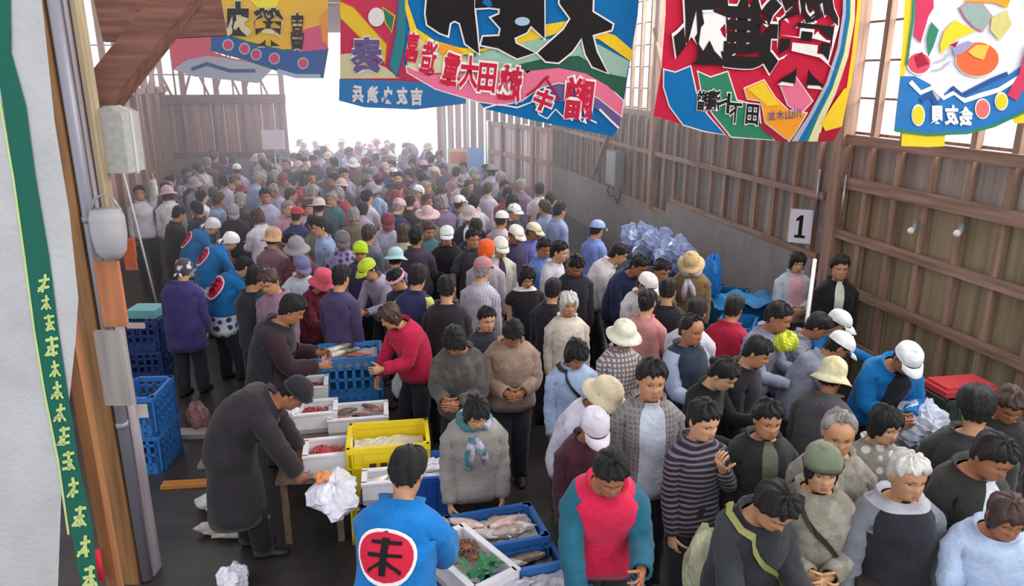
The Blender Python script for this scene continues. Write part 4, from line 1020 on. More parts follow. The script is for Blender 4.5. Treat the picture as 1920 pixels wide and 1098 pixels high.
    if strap:
        V, F = strap_mesh(fig, inf, k, 1); bg = empty('shoulder_bag', root.location, rz); tag(bg, strap[1], 'bag')
        mesh_obj('strap', V, F, mat('strap_' + strap[0], strap[0], .6), bg, None, False)
        m = MB(); c = fig.tor(.9, 2.85, inf + .06) * k; m.box(c, (.10, .26, .2)); m.box(c + Vector((0, 0, .06)), (.112, .27, .1)); m.build('pouch', mat('strap_' + strap[0], strap[0], .6), bg)
    if glasses:
        m = MB()
        for sg in (1, -1):
            c = fig.HC + fig.HM @ Vector((sg * .032, .094, .003)); ring = [c + fig.HM @ Vector((.022 * math.cos(t), -abs(.022 * math.cos(t)) * .1, .016 * math.sin(t))) for t in [2 * math.pi * i / 14 for i in range(15)]]
            if glasses == 'sun': m.ell(c, (.024, .006, .018), 10, 6, 0, fig.HM)
            m.tube([v * 1 for v in ring], .0022, 5); m.tube([fig.HC + fig.HM @ Vector((sg * .053, .088, .006)), fig.HC + fig.HM @ Vector((sg * .08, -.01, .006))], .002, 5)
        m.tube([fig.HC + fig.HM @ Vector((-.011, .1, .006)), fig.HC + fig.HM @ Vector((.011, .1, .006))], .002, 5)
        mesh_obj('glasses', [v * k for v in m.V], m.F, mat('glasses_dark', '#2b1a1c', .2), root, None, True)
    if pack:
        bg = empty('backpack', root.location, rz); tag(bg, pack[1], 'backpack'); m = MB()
        c = fig.tor(1.2, 1.5 * math.pi, inf + .09) * k; m.ell(c, (.15, .09, .22), 14, 10); m.build('pack', cloth(pack[0]), bg, True); m = MB(); m.ell(c + Vector((0, -.07, -.06)), (.10, .04, .09), 10, 8); m.build('pocket', cloth(pack[0]), bg, True)
    return root, fig, k
# ---- the near and middle crowd, each one placed where the photo shows the head
def crowd():
    P = person
    P(765, 884, 168, 'seller in blue happi coat with large red back emblem bending over the near crates', lean=24, nod=35, aR='fwd', aL='fwd', hair='short', thick=.022, top='#0f6db4', hem=(.86, '#e6e6ea', 'floral', '#16508c', .8), lo=.72, inf=.05, emblem=.125, name='happi_coat', sl=.9, pants='#2a3048', bw=1.12, h=1.68, group='stall sellers')
    P(893, 772, 12, 'woman in grey jacket with teal scarf looking down at the near crates', lean=14, nod=32, hair='bob', top='#8a8580', inf=.05, name='jacket', scarf='#3c7078', pants='#2a2528', h=1.55, sk=1, sex='f', bw=1.05)
    P(1145, 888, 4, 'person in hot red vest with teal sleeves bending over the blue trays', lean=22, nod=30, aR='down', aL='fwd', thick=.024, top='#d8244c', sleeve='#235f74', inf=.046, name='vest_jacket', pants='#2b2b2e', bw=1.08, h=1.66, sk=3, inner='#c01f48', openw=.06, group='stall sellers')
    P(1113, 800, 12, 'red-faced person in dark maroon jacket and pale cap behind the red vest', lean=8, nod=34, hair='short', hc='grey', hat=('cap', '#c9c3cf'), top='#4a2530', pat='mottle', c2='#39202a', inf=.04, name='jacket', sk=3, h=1.56)
    P(1135, 742, 52, 'stooping man in beige brimmed hat and white shirt', lean=34, nod=30, hair='short', hc='grey', hat=('bucket', '#cdbfa0'), top='#d3cede', name='shirt', sk=3, h=1.62, aR='down', aL='down')
    P(1222, 712, 4, 'tall man in open grey checked shirt over pale tee', h=1.72, nod=8, thick=.022, top='#6f6a68', pat='plaid', c2='#8d8a8c', psc=1.6, inner='#b7bfcb', openw=.42, inf=.04, name='overshirt', sk=0, pants='#26272c')
    P(1320, 788, 22, 'short-haired woman in dark striped top raising a hand to her mouth', aL='mouth', aR='hang', nod=14, thick=.022, top='#2a2630', pat='stripe_h', c2='#77707c', name='striped_top', h=1.56, sk=4, sex='f', bw=.95)
    P(1357, 702, 48, 'woman in black top with grey hair scrunchie turning aside', lean=16, nod=34, hair='tied', top='#1d1b1f', name='top', aL='phone', aR='fwd', sk=4, sex='f', h=1.6, thick=.02)
    P(1440, 786, 2, 'black-haired man in black jacket facing the stalls', nod=10, thick=.02, top='#2b2b2c', inner='#6a6a5c', openw=.12, inf=.045, name='jacket', h=1.68, sk=0, bw=1.05)
    P(1573, 812, -14, 'balding man in grey-beige jacket behind the olive-jacket woman', nod=12, hair='bald', hc='grey', top='#857d74', pat='mottle', c2='#9b9389', inf=.045, inner='#a59f90', openw=.14, name='jacket', sk=0, h=1.64)
    P(1541, 878, -8, 'woman in olive-grey jacket and grey-green knitted hat', nod=10, hair='bob', hat=('beanie', '#6d7360'), top='#857f72', pat='mottle', c2='#9a948a', inf=.05, name='jacket', aR='clasp', aL='clasp', sk=1, sex='f', h=1.56, strap=('#2a2420', 'dark shoulder bag slung across the olive-jacket woman'))
    P(1703, 892, 2, 'silver-haired man in navy jacket with grey sleeves', nod=8, hair='short', hc='white', thick=.018, top='#25252d', sleeve='#74767e', yoke='#a9a9b2', inf=.045, name='jacket', bw=1.08, h=1.66, sk=0, aR='wide', aL='wide', curl=.85)
    P(1862, 856, 16, 'man in dark jacket with white shirt collar bowing his head at the frame edge', lean=12, nod=28, thick=.02, top='#343230', inner='#d6dbe0', openw=.14, inf=.05, name='jacket', sk=3, h=1.68, bw=1.1)
    P(1888, 968, -12, 'woman in light blue sweater looking down', lean=10, nod=22, hair='bob', hc='brown', top='#aebfdc', inf=.045, name='sweater', sk=3, sex='f', h=1.54, bw=1.1, aR='fwd', aL='fwd')
    P(1660, 796, 14, 'black-haired woman in patterned grey blouse beside the foam sheet', nod=14, hair='bob', top='#8c857e', pat='floral', c2='#d5cfc8', name='blouse', sk=4, sex='f', h=1.58)
    P(1830, 765, 150, 'curly-haired person in charcoal jacket seen from behind', nod=20, thick=.034, top='#3b3d3f', inf=.055, name='jacket', bw=1.15, h=1.66, pack=('#2c3233', 'charcoal backpack worn by the curly-haired person'))
    P(1893, 760, -18, 'person with brownish hair at the right edge beside the curly-haired person', nod=30, thick=.026, hc='brown', top='#32312f', inf=.045, name='jacket', h=1.62, sk=3)
    P(1700, 672, 4, 'seller in bright blue jacket and white cap bending by the plank wall', lean=34, nod=38, hat=('cap', '#e9eef2'), top='#1572b6', inner='#2c2c34', openw=.4, inf=.055, name='jacket', aR='clasp', aL='clasp', sk=3, h=1.64, bw=1.1, group='stall sellers')
    P(1560, 704, 140, 'person in grey-black jacket and crumpled cream hat seen from behind', lean=16, nod=24, hat=('cloche', '#cfc6a4', 'mottle', '#b9ad88'), top='#4b474c', inf=.045, name='jacket', h=1.58, sk=3)
    P(1572, 650, 82, 'bending person in white cap with black hair behind the cream hat', lean=36, nod=40, hat=('cap', '#e4e4e2'), top='#85889a', name='shirt', aR='down', aL='down', h=1.6, sk=3)
    P(1533, 612, 70, 'dark-haired bending man in grey-blue checked shirt', lean=28, nod=38, top='#7f8296', pat='plaid', c2='#9a9cac', name='shirt', aR='down', aL='down', h=1.62, sk=3, thick=.02)
    P(1571, 606, 55, 'seller in white cap and blue sleeves reaching towards the plank wall', lean=30, nod=30, hat=('cap', '#e2e4e2'), top='#2069a8', name='jacket', aR='down', aL='reach', h=1.62, group='stall sellers')
    P(1575, 502, -8, 'man in black suit standing against the plank wall', nod=6, top='#211f24', inner='#cfd3c8', openw=.12, name='suit_jacket', inf=.04, h=1.68, thick=.022)
    P(1495, 492, -4, 'woman in pale blue cardigan holding papers beneath the number sign', nod=14, hair='bob', hc='black', top='#b4c2ce', inner='#d3a9b6', openw=.5, name='cardigan', aR='clasp', aL='clasp', sk=4, sex='f', h=1.58, pants='#6b6470')
    P(1460, 594, 46, 'man in grey shirt carrying a yellow-green bag near the wall', lean=18, nod=20, top='#8d90a6', name='shirt', aR='fwd', aL='fwd', sk=3, h=1.64)
    P(1376, 578, 140, 'person in crimson coat seen from behind', lean=12, nod=20, top='#a8203c', name='coat', inf=.05, lo=.66, h=1.6)
    P(1297, 618, 32, 'balding man in navy vest over pale blue shirt', nod=10, hair='bald', top='#2c3444', sleeve='#9ea6c0', inner='#5a5650', openw=.07, inf=.046, name='vest', aR='fwd', aL='fwd', sk=3, h=1.66)
    P(1305, 585, 150, 'dark-haired person in white shirt just behind the navy vest', lean=24, nod=20, top='#cfcbd6', name='shirt', h=1.62)
    P(1170, 628, 24, 'woman in white bucket hat and plaid shirt', nod=16, hair='bob', hat=('bucket', '#e0d9c6'), top='#cfc4bc', pat='plaid', c2='#57455c', psc=1.3, name='plaid_shirt', sk=1, sex='f', h=1.56)
    P(1080, 664, 14, 'woman with black bob in light denim shirt', nod=34, lean=6, hair='bob', thick=.02, top='#96a8c6', name='denim_shirt', aR='hang', aL='fwd', sk=3, sex='f', h=1.57, strap=('#1e1c20', 'black shoulder bag slung across the light denim shirt'))
    P(961, 626, 8, 'stocky person in tan jacket clasping hands with head bowed', nod=46, lean=6, thick=.022, top='#8d7668', pat='mottle', c2='#9b8272', name='jacket', inf=.05, aR='clasp', aL='clasp', bw=1.12, h=1.6, sk=3)
    P(913, 598, 22, 'young man in dark jacket looking over the tan jacket shoulder', nod=12, top='#34303a', name='jacket', sk=1, h=1.6)
    P(1066, 570, 10, 'white-haired woman in cream knitted jacket', nod=8, hair='bob', hc='white', top='#cdbfae', pat='mottle', c2='#d8cec2', name='jacket', sk=0, sex='f', h=1.55, inf=.04)
    P(853, 640, -14, 'dark-haired woman in grey-olive jacket with head bowed', lean=10, nod=46, hair='bob', thick=.024, top='#4d4846', pat='mottle', c2='#5e5a56', inf=.05, name='jacket', aR='clasp', aL='clasp', sk=3, sex='f', h=1.58, bw=1.05)
    P(731, 592, -52, 'brown-haired woman in crimson quilted jacket leaning over the crates', lean=28, nod=34, hair='bob', hc='brown', top='#b81f44', name='jacket', inf=.055, aR='down', aL='fwd', sk=1, sex='f', h=1.58)
    P(1214, 566, 150, 'dark ponytailed woman in salmon pink shirt', nod=14, hair='tied', top='#cf8d88', name='shirt', aR='fwd', aL='hang', sex='f', h=1.58, sk=4)
    P(1213, 534, 30, 'person in white cap and white shirt behind the salmon shirt', lean=20, nod=28, hat=('cap', '#e3dcda'), top='#cdc8ce', name='shirt', h=1.6, sk=2)
    P(905, 505, 158, 'man in rose cap and pinstriped white shirt seen from behind', nod=14, lean=6, hc='grey', hat=('cap', '#b07a80'), top='#bfb8c6', pat='stripe_v', c2='#a29cb0', name='shirt', h=1.66, sk=1)
    P(988, 519, 14, 'woman in black sleeveless dress with white collar', nod=30, hair='long', top='#232027', sl=.22, yoke='#dfd5d2', name='dress', lo=.55, sk=1, sex='f', aR='hang', aL='fwd', h=1.58)
    P(1049, 472, 66, 'dark-haired man in white shirt turned in profile', nod=12, lean=8, top='#d1cbd4', name='shirt', sk=4, h=1.66)
    P(1080, 498, 8, 'man in navy-black jacket with bowed head', nod=38, lean=6, thick=.02, top='#2b2834', name='jacket', inf=.04, sk=3, h=1.64)
    P(1160, 476, 78, 'dark-haired man in loose white shirt bending forward', lean=34, nod=28, top='#d0cbcc', name='shirt', inf=.04, sk=1, h=1.66)
    P(1198, 498, 40, 'person in navy jacket bending beside the loose white shirt', lean=34, nod=30, top='#2b3152', name='jacket', inf=.045, sk=3, h=1.62)
    P(1296, 494, -18, 'person in tan brimmed hat and khaki jacket before the blue tarp', lean=10, nod=28, hat=('bucket', '#c6ad7c'), top='#7d6647', name='jacket', inf=.045, sk=3, h=1.62, scarf='#cfcbe0')
    P(1241, 506, 20, 'ruddy-faced person in olive-tan jacket', nod=26, top='#7c6f50', name='jacket', sk=3, h=1.6)
    P(838, 442, 4, 'woman in white cap and sunglasses with black shawl', nod=10, hair='bob', hat=('cap', '#dfe8e2'), glasses='sun', top='#241f22', inf=.06, name='shawl', aR='clasp', aL='clasp', sk=1, sex='f', h=1.62)
    P(880, 404, 0, 'man in dark suit, open white shirt and grey hat', nod=14, hc='grey', hat=('bucket', '#b9a9a6'), top='#262331', inner='#e0dce0', openw=.3, name='suit_jacket', inf=.04, sk=2, h=1.68)
    P(941, 412, 150, 'person in round white cap and pale pink top', hat=('cap', '#e9e9e4'), top='#c9b5bd', name='shirt', h=1.6, sk=2)
    P(967, 440, 40, 'person in white cap with long peak and dark navy top', nod=22, hat=('cap', '#ece7d8'), top='#3c3450', name='shirt', sk=3)
    P(1000, 434, 60, 'person in cream cap and blue-violet shirt', nod=18, hat=('cap', '#dccfb0'), top='#6468a6', name='shirt', sk=3)
    P(938, 464, 20, 'person in white cap and cream shirt before the navy top', nod=16, hat=('cap', '#dfe3d4'), top='#c9c7b4', name='shirt', inner='#4d3350', openw=.2, sk=4)
    P(912, 470, 170, 'person in bright orange headscarf', nod=10, hat=('scarf', '#e4602c'), top='#a9a0a8', name='shirt')
    P(1050, 394, 125, 'dark-haired man in light blue shirt near the yellow crates', nod=10, top='#8f9ac4', name='shirt', h=1.66)
    P(1120, 430, 130, 'person in sky blue shirt and pale turquoise cap by the concrete base', nod=16, hat=('cap', '#9ab4e0'), top='#7d8fd0', name='shirt', h=1.6)
    P(1020, 465, 30, 'dark-haired person in blue and pink shirt behind the profile man', nod=20, top='#5f7fbe', name='shirt', h=1.6, sk=3)
    # sellers and shoppers left of the crates
    P(548, 580, 104, 'man in black track jacket reaching over the farther foam boxes', lean=24, nod=36, thick=.02, top='#2a262c', sleeve='#33202a', name='track_jacket', aR='fwd', aL='fwd', pants='#242126', apron='#2a2528', bw=1.25, h=1.72, sk=3, lo=.42, inf=.05, group='stall sellers')
    P(552, 738, 104, 'person in dark hood and long dark raincoat bending low over the nearer foam boxes', lean=66, nod=62, thick=.02, top='#2c272c', name='coat', lo=.36, inf=.06, aR='down', aL='down', pants='#1f1c20', bw=1.2, h=1.66, sk=3, hat=('beanie', '#2a252c'), group='stall sellers')
    P(480, 521, 150, 'dark-haired seller in black vest with bright blue sleeves', nod=24, top='#2c2a30', sleeve='#1a62a8', name='vest', inf=.045, h=1.64, sk=2, group='stall sellers')
    P(345, 506, 176, 'person in purple jacket and floral headscarf seen from behind', lean=10, nod=24, hat=('scarf', '#4a454c', 'floral', '#d4d0d4'), top='#3b3468', name='jacket', inf=.06, lo=.62, h=1.56, bw=1.1, group='stall sellers')
    P(398, 424, 125, 'happi-coat seller in pink-white headscarf, farthest of the blue coats', lean=46, nod=40, aR='down', aL='down', hat=('scarf', '#e0d3dc'), top='#14609a', name='happi_coat', emblem=.12, inf=.05, lo=.68, hem=(.86, '#d4d6de', 'floral', '#3c5a8c', .8), h=1.58, group='stall sellers')
    P(432, 452, 128, 'happi-coat seller in bright white headscarf', lean=46, nod=40, aR='down', aL='down', hat=('scarf', '#eee9ea'), top='#1267a6', name='happi_coat', emblem=.12, inf=.05, lo=.68, hem=(.86, '#d4d6de', 'floral', '#3c5a8c', .8), h=1.58, group='stall sellers')
    P(458, 500, 135, 'dark-haired happi-coat seller with red emblem facing away, nearest of the blue coats', lean=42, nod=36, aR='down', aL='down', top='#125e96', name='happi_coat', emblem=.13, inf=.055, lo=.66, hem=(.9, '#d8d9e2', 'floral', '#30406c', .8), h=1.56, group='stall sellers')
    0 and P(352, 408, 172, 'dark-haired happi-coat seller beside the pink-white headscarf', lean=14, nod=30, top='#155e96', name='happi_coat', emblem=.12, inf=.05, lo=.68, hem=(.86, '#d8d9e2', 'floral', '#30406c', .8), h=1.58, group='stall sellers')
    P(606, 526, 60, 'person in pink-red hat and maroon quilted jacket', lean=18, nod=22, hat=('cloche', '#d0586c'), top='#6b2632', pat='dots', c2='#4f1c28', name='jacket', inf=.05, h=1.56, aR='fwd', aL='fwd')
    P(690, 505, -38, 'person in lime green cap and pale grey shirt leaning over the trays', lean=28, nod=28, hat=('cap', '#b2c838'), top='#a09aae', name='shirt', aR='down', aL='fwd', h=1.58)
    P(676, 472, 10, 'person with lime green hood in dark violet top', nod=20, hat=('scarf', '#b6cf2c'), top='#463a5c', name='top', h=1.58)
    P(743, 524, -30, 'dark-haired person in pink and white headband', nod=34, lean=12, hat=('band', '#e2a6bc'), top='#353044', name='jacket', h=1.6, sk=1)
    P(742, 484, 170, 'person in pale teal hat and lilac top', hat=('bucket', '#a9cdd0'), top='#8a80a4', name='shirt', h=1.6)
    P(783, 520, 165, 'person in navy jacket with yellow-green side stripes', lean=12, nod=22, thick=.02, top='#2d3052', sleeve='#c3c46a', name='jacket', inf=.045)
    P(512, 446, 168, 'person in yellow and pink knitted hat', hat=('cloche', '#c9a46a', 'mottle', '#b9808e'), top='#8a6a72', name='jacket')
    P(598, 388, 178, 'person in pale grey sun hat and black backpack straps', hat=('sun', '#c4bcb6'), top='#2c2a34', name='jacket', inf=.045, h=1.66)
    P(557, 404, 172, 'person in red cap and dark blue jacket', hat=('cap', '#b23a4c'), top='#32365e', name='jacket')
    P(692, 440, 160, 'brown-haired person in grey-green top', hc='brown', thick=.022, top='#6a7078', name='top')
    P(642, 452, 20, 'person in flat grey cap and violet-white shirt', nod=22, hat=('cap', '#6d6870'), top='#9a90b8', pat='floral', c2='#4a4460', name='shirt', sk=2)
    P(756, 436, 174, 'woman with long brown hair in cream jacket', hair='long', hc='brown', top='#c2b9a4', name='jacket', sex='f')
    P(505, 528, -20, 'person in dark brown hair and mauve jacket behind the black vest seller', nod=26, top='#8a6a80', name='jacket', hc='brown')
    P(566, 500, 30, 'person carrying a white sack in pale blue shirt', lean=12, nod=22, top='#b9c2cc', name='shirt', aR='fwd', aL='fwd', hat=('cap', '#6a6890'))
    P(640, 520, 160, 'person in violet jacket between the pink-red hat and the lime cap', nod=20, top='#4b3f63', name='jacket')
    P(262, 362, 20, 'man in white shirt and dark trousers raising one arm by the left boards', aL='up', nod=4, top='#cfccd6', name='shirt', pants='#26302f', h=1.7, group='stall sellers')
    P(1420, 660, 60, 'person in black coat standing behind the grey shirt man', nod=28, lean=10, top='#26232a', name='coat', inf=.05, lo=.6)
    P(1010, 545, 160, 'dark-haired person in black jacket behind the white-haired woman', nod=16, top='#2c2830', name='jacket', inf=.04, dx=.15)
    P(838, 540, 178, 'person in long black coat with back turned in mid-crowd', nod=20, top='#28242a', name='coat', inf=.06, lo=.5, h=1.6)
    P(1252, 545, 160, 'dark-haired person in black jacket left of the crimson coat', nod=24, top='#25252a', name='jacket', inf=.045)
    P(1452, 950, 18, 'dark-haired person in black jacket leaning with an olive bag strap beside the olive-jacket woman', lean=18, nod=40, thick=.024, top='#2a2c30', sleeve='#33353a', name='jacket', inf=.05, h=1.58, aR='down', aL='fwd', strap=('#8f8c50', 'bag on an olive strap across the leaning black jacket person'))
crowd()
# ---- the deep crowd: the same kinds of people, farther down the hall
rnd = random.Random(11)
PROTO = []
for i, (lean, nod, turn, ar, al, hr, ht) in enumerate(((2, 10, 0, 'hang', 'hang', 'short', None), (6, 20, 12, 'fwd', 'fwd', 'bob', None), (0, 6, -15, 'hang', 'fwd', 'short', 'cap'), (10, 24, 0, 'clasp', 'clasp', 'short', None), (4, 14, 20, 'hang', 'hang', 'bob', 'bucket'),
        (0, 4, 0, 'fwd', 'hang', 'tied', None), (12, 30, -10, 'down', 'fwd', 'short', 'cap'), (3, 12, 25, 'hang', 'mouth', 'short', None), (5, 16, -20, 'clasp', 'hang', 'bob', 'sun'), (0, 8, 8, 'hips', 'hang', 'short', None))):
    random.seed(i); fg = Fig(lean, nod, turn, 0, ar, al, 1, 1.0 + .06 * (i % 3 - 1), .05)
    V, F, mi, ms = body_mesh(fg, SKIN[0], 'm', curl=.5)
    parts = []
    def pm(name, V, F, mats, mi=None):
        o = mesh_obj(name, V, F, mats, None, mi, True); me = o.data; bpy.data.objects.remove(o); return (name, me)
    parts.append(pm('body', V, F, ms, mi))
    V, F = hair_mesh(fg, hr, .016, i); parts.append(pm('hair', V, F, HAIRC['black']))
    if ht: V, F = hat_mesh(fg, ht, i); parts.append(pm(HATN[ht], V, F, cloth('#dddddd')))
    V, F, fm, _ = shell(fg, .034, .80, 1.432, 1.0 if i % 3 else .45, seed=i, wr=.005, slw=.016, collar=.03); parts.append(pm('jacket' if i % 3 else 'shirt', V, F, cloth('#888888')))
    V, F, fm, _ = shell(fg, .014, .80, 1.04, 0, legs=True, legw=.02, seed=i, wr=.003, legend=.012); parts.append(pm('trousers', V, F, cloth('#2a2a33')))
    PROTO.append((fg, hr, ht, parts))
TOPS = [('dark plum', '#473a4a'), ('black', '#262328'), ('lilac', '#aea6c0'), ('slate blue', '#5c6684'), ('pale grey', '#bdb6c2'), ('white', '#dcd8e0'), ('dusty pink', '#b78d9a'), ('maroon', '#64323e'), ('navy', '#33365a'), ('brown', '#6a5450'), ('sky blue', '#97a9d0'), ('olive', '#706b58'), ('mauve', '#8a7492'), ('red', '#a83a4c'), ('charcoal', '#3a363c'), ('teal', '#4c7480')]
HATC = [('white', '#e6e2e2'), ('cream', '#d3c6ac'), ('grey', '#8e8890'), ('pale pink', '#c9a8b0'), ('navy', '#3a3f66'), ('dark red', '#7d3a46')]
ORD = ['first', 'second', 'third', 'fourth', 'fifth', 'sixth', 'seventh', 'eighth']
FAR = []; used = {}
def zone(x, y):
    if y > 21.2: return 'outside the bright doorway' 
    if y > 18.6 and x > -1.7: return 'at the bright doorway'
    if x > 2.1: return 'beside the open plank gate' if y > 13 else 'towards the concrete base'
    if x < -1.9: return 'by the concrete back wall' if y > 15.5 else 'behind the happi-coat sellers'
    if y > 15.5: return 'deep in the far crowd'
    if y > 12: return 'under the yellow banner' if x < .2 else 'behind the suited man'
    return 'in the mid-crowd'
def inside(x, y):
    if y > 20.1 and not (-1.4 < x < 2.2): return False
    if y > 24 or y < 8.6: return False
    if (y < 13.4 and x < -2.7) or (y < 11.3 and x < -.8): return False
    if x < -3.6 + (0 if y > 13 else (13 - y) * .35): return False
    lim = 3.3 + max(0, (y - 12)) * -.02
    if y > 14: lim = 3.0
    if y < 11: lim = 2.6
    if y < 10: lim = 1.6 
    return x < lim
tries = 0
while len(FAR) < 178 and tries < 40000:
    tries += 1
    y = 8.6 + 15.2 * rnd.random() ** .9; x = rnd.uniform(-3.6, 3.6)
    if not inside(x, y): continue
    md = .46 if y < 16 else .5
    if any((x - a) ** 2 + (y - b_) ** 2 < md * md for a, b_ in FAR) or any((x - a) ** 2 + (y - b_) ** 2 < .42 ** 2 for a, b_, _c, _d in ALLP): continue
    FAR.append((x, y))
FAR.sort(key=lambda p_: p_[1])
for i, (x, y) in enumerate(FAR):
    zn = zone(x, y)
    for _ in range(300):
        pi = rnd.choice((0, 1, 2, 3, 3, 4, 5, 5, 6, 7, 7, 8, 9, 9, 0, 1)); fg, hr, ht, parts = PROTO[pi]
        pal = TOPS if y < 15 else [t for t in TOPS if t[0] in ('lilac', 'slate blue', 'pale grey', 'white', 'dusty pink', 'mauve', 'sky blue', 'dark plum', 'maroon', 'navy', 'brown', 'charcoal')]  # far tops lean lilac and pale, doorway light put into the cloth colours
        tn, tc_ = rnd.choice(pal); hn, hcol = rnd.choice(HATC); hk = rnd.choice(('black', 'black', 'brown', 'grey' if y > 10 else 'black'))
        key = (zn, tn, hn + ht if ht else hk + hr)
        if key not in used: break
    used[key] = 1
    head = (hn + ' ' + {'cap': 'cap', 'bucket': 'bucket hat', 'sun': 'sun hat'}[ht]) if ht else (hk + {'short': ' short hair', 'bob': ' bobbed hair', 'tied': ' tied-up hair'}[hr])
    lab = 'person with %s in %s %s %s' % (head, tn, parts[3 if ht else 2][0], zn)
    away = rnd.random() < (.55 if y > 11 else .4)
    r = empty('person', (x, y, 0), heading(rnd.gauss(180 if away else 0, 38))); s_ = rnd.uniform(.91, 1.0); r.scale = (s_, s_, s_)
    tag(r, lab, 'person', 'shoppers at the fish market')
    cm = {'jacket': cloth(tc_), 'shirt': cloth(tc_), 'hair': HAIRC[hk], 'cap': cloth(hcol), 'bucket_hat': cloth(hcol), 'sun_hat': cloth(hcol), 'trousers': cloth(rnd.choice(('#2a2a33', '#3b3a44', '#4a4550', '#2c2f3c'))), 'body': skin(SKIN[rnd.randrange(5)])}
    for nm, me in parts:
        o = bpy.data.objects.new(nm, me); COL.objects.link(o); o.parent = r
        o.material_slots[0].link = 'OBJECT'; o.material_slots[0].material = cm[nm]
# ------------------------------------------------------------------ crates, boxes, fish
def plastic(c): return mat('plastic_' + c, c, .4, noise=.06, nscale=12, spec=.5)
def crate(pos, rz, L, W, H, col, label, cat='crate', group=None, solid=False, lab=None, name='plastic_crate', nh=6, slots=False):
    """moulded crate: floor, corner posts, ribbed walls with real openings, thick rim"""
    o = empty(name, pos, rz); tag(o, label, cat, group); b = MB(); t = .018
    b.box((0, 0, .012), (L - .03, W - .03, .024))
    for sx in (-1, 1):
        for sy in (-1, 1): b.box((sx * (L / 2 - .025), sy * (W / 2 - .025), H / 2), (.05, .05, H))
    for ax, (A, B) in (('x', (L, W)), ('y', (W, L))):
        for sg in (-1, 1):
            def wb(u, z, du, dz, th=t, o_=0):
                if ax == 'x': b.box((u, sg * (B / 2 - th / 2 + o_), z), (du, th, dz))
                else: b.box((sg * (B / 2 - th / 2 + o_), u, z), (th, du, dz))
            wb(0, H - .022, A, .044, t + .012, .006); wb(0, .02, A, .04)
            if solid:
                wb(0, H / 2, A - .02, H - .02); n = max(3, int(A / .09))
                for i in range(n + 1): wb(-A / 2 + .04 + (A - .08) * i / n, H / 2, .012, H - .06, .008, .007)
                wb(0, H * .6, A, .014, .008, .007)
            else:
                rows = max(2, int(H / .09)); n = max(3, int(A / .085))
                for j in range(1, rows): wb(0, H * j / rows, A - .03, .026)
                for i in range(n + 1): wb(-A / 2 + .03 + (A - .06) * i / n, H / 2, .03, H - .03)
                wb(0, H * .16, A - .03, H * .2, .008, -.004)
    b.build('shell', plastic(col), o)
    if slots:
        for i in range(4): m = MB(); m.box((-.12 + i * .08, -W / 2 - .010, H * .62), (.05, .012, .055)); m.build('slot', mat('slot_dark', '#3a3212', .8), o)
    if lab:
        m = MB(); m.box((lab[0], -W / 2 - .014, H - .12), (lab[1], .006, .13)); m.build('paper_label', mat('label_paper', '#cfc3bd', .8, noise=.12, nscale=40), o)
    return o
M_foam = mat('foam_white', '#e3dfe4', .75, noise=.04, nscale=20, bump=.1, bscale=120)
def foam(pos, rz, L, W, H, label, group='white foam fish boxes'):
    o = empty('foam_box', pos, rz); tag(o, label, 'box', group); b = MB(); t = .028
    b.box((0, 0, .02), (L, W, .04))
    for sg in (-1, 1): b.box((0, sg * (W / 2 - t / 2), H / 2), (L, t, H)); b.box((sg * (L / 2 - t / 2), 0, H / 2), (t, W - 2 * t, H))
    b.build('tub', M_foam, o); m = MB()
    for sg in (-1, 1): m.box((0, sg * (W / 2 - t / 2), H + .006), (L + .012, t + .012, .016)); m.box((sg * (L / 2 - t / 2), 0, H + .006), (t + .012, W - t - .014, .016))
    m.build('rim', M_foam, o); return o
def fish_mesh(L, hgt, seed=0):
    V = []; F = []; n = 10
    prof = [(-.5, .10, .5), (-.44, .28, .6), (-.34, .62, .75), (-.18, .95, .8), (0, 1.0, .8), (.15, .82, .7), (.28, .52, .5), (.36, .26, .3), (.40, .2, .2)]
    for x, hh, ww in prof:
        for i in range(n):
            a = 2 * math.pi * i / n; V.append(Vector((x * L, hgt * .42 * ww * math.cos(a), hgt * .5 * hh * math.sin(a))))
    for j in range(len(prof) - 1):
        for i in range(n): F.append((j * n + i, j * n + (i + 1) % n, (j + 1) * n + (i + 1) % n, (j + 1) * n + i))
    F.append(tuple(range(n)))
    def fin(pts):
        k = len(V)
        for y in (-.003, .003): V.extend([Vector((p[0] * L, y, p[1] * hgt)) for p in pts])
        m = len(pts); F.append(tuple(range(k, k + m))); F.append(tuple(range(k + 2 * m - 1, k + m - 1, -1)))
        for i in range(m): F.append((k + i, k + (i + 1) % m, k + m + (i + 1) % m, k + m + i))
    fin([(.38, .12), (.52, .5), (.47, 0), (.52, -.5), (.38, -.12)]); fin([(-.15, .42), (-.02, .68), (.2, .5), (.2, .36)]); fin([(-.02, -.42), (.06, -.62), (.16, -.4)])
    return V, F
FM = {}
def fish(pos, rz, L, hgt, col, label, group, lay=True, tilt=0):
    key = (round(L, 2), round(hgt, 2))
    if key not in FM:
        o = mesh_obj('fish', *fish_mesh(L, hgt), mat('fish_skin', '#999999', .3), None, smooth=True); FM[key] = o.data; bpy.data.objects.remove(o)
    o = bpy.data.objects.new('fish', FM[key]); COL.objects.link(o); o.location = pos; o.rotation_euler = (R(80) + tilt, 0, rz)
    o.material_slots[0].link = 'OBJECT'; o.material_slots[0].material = mat('fish_' + col, col, .25, .1, noise=.25, nscale=18, spec=.6)
    return tag(o, label, 'fish', group)
CRABM = []
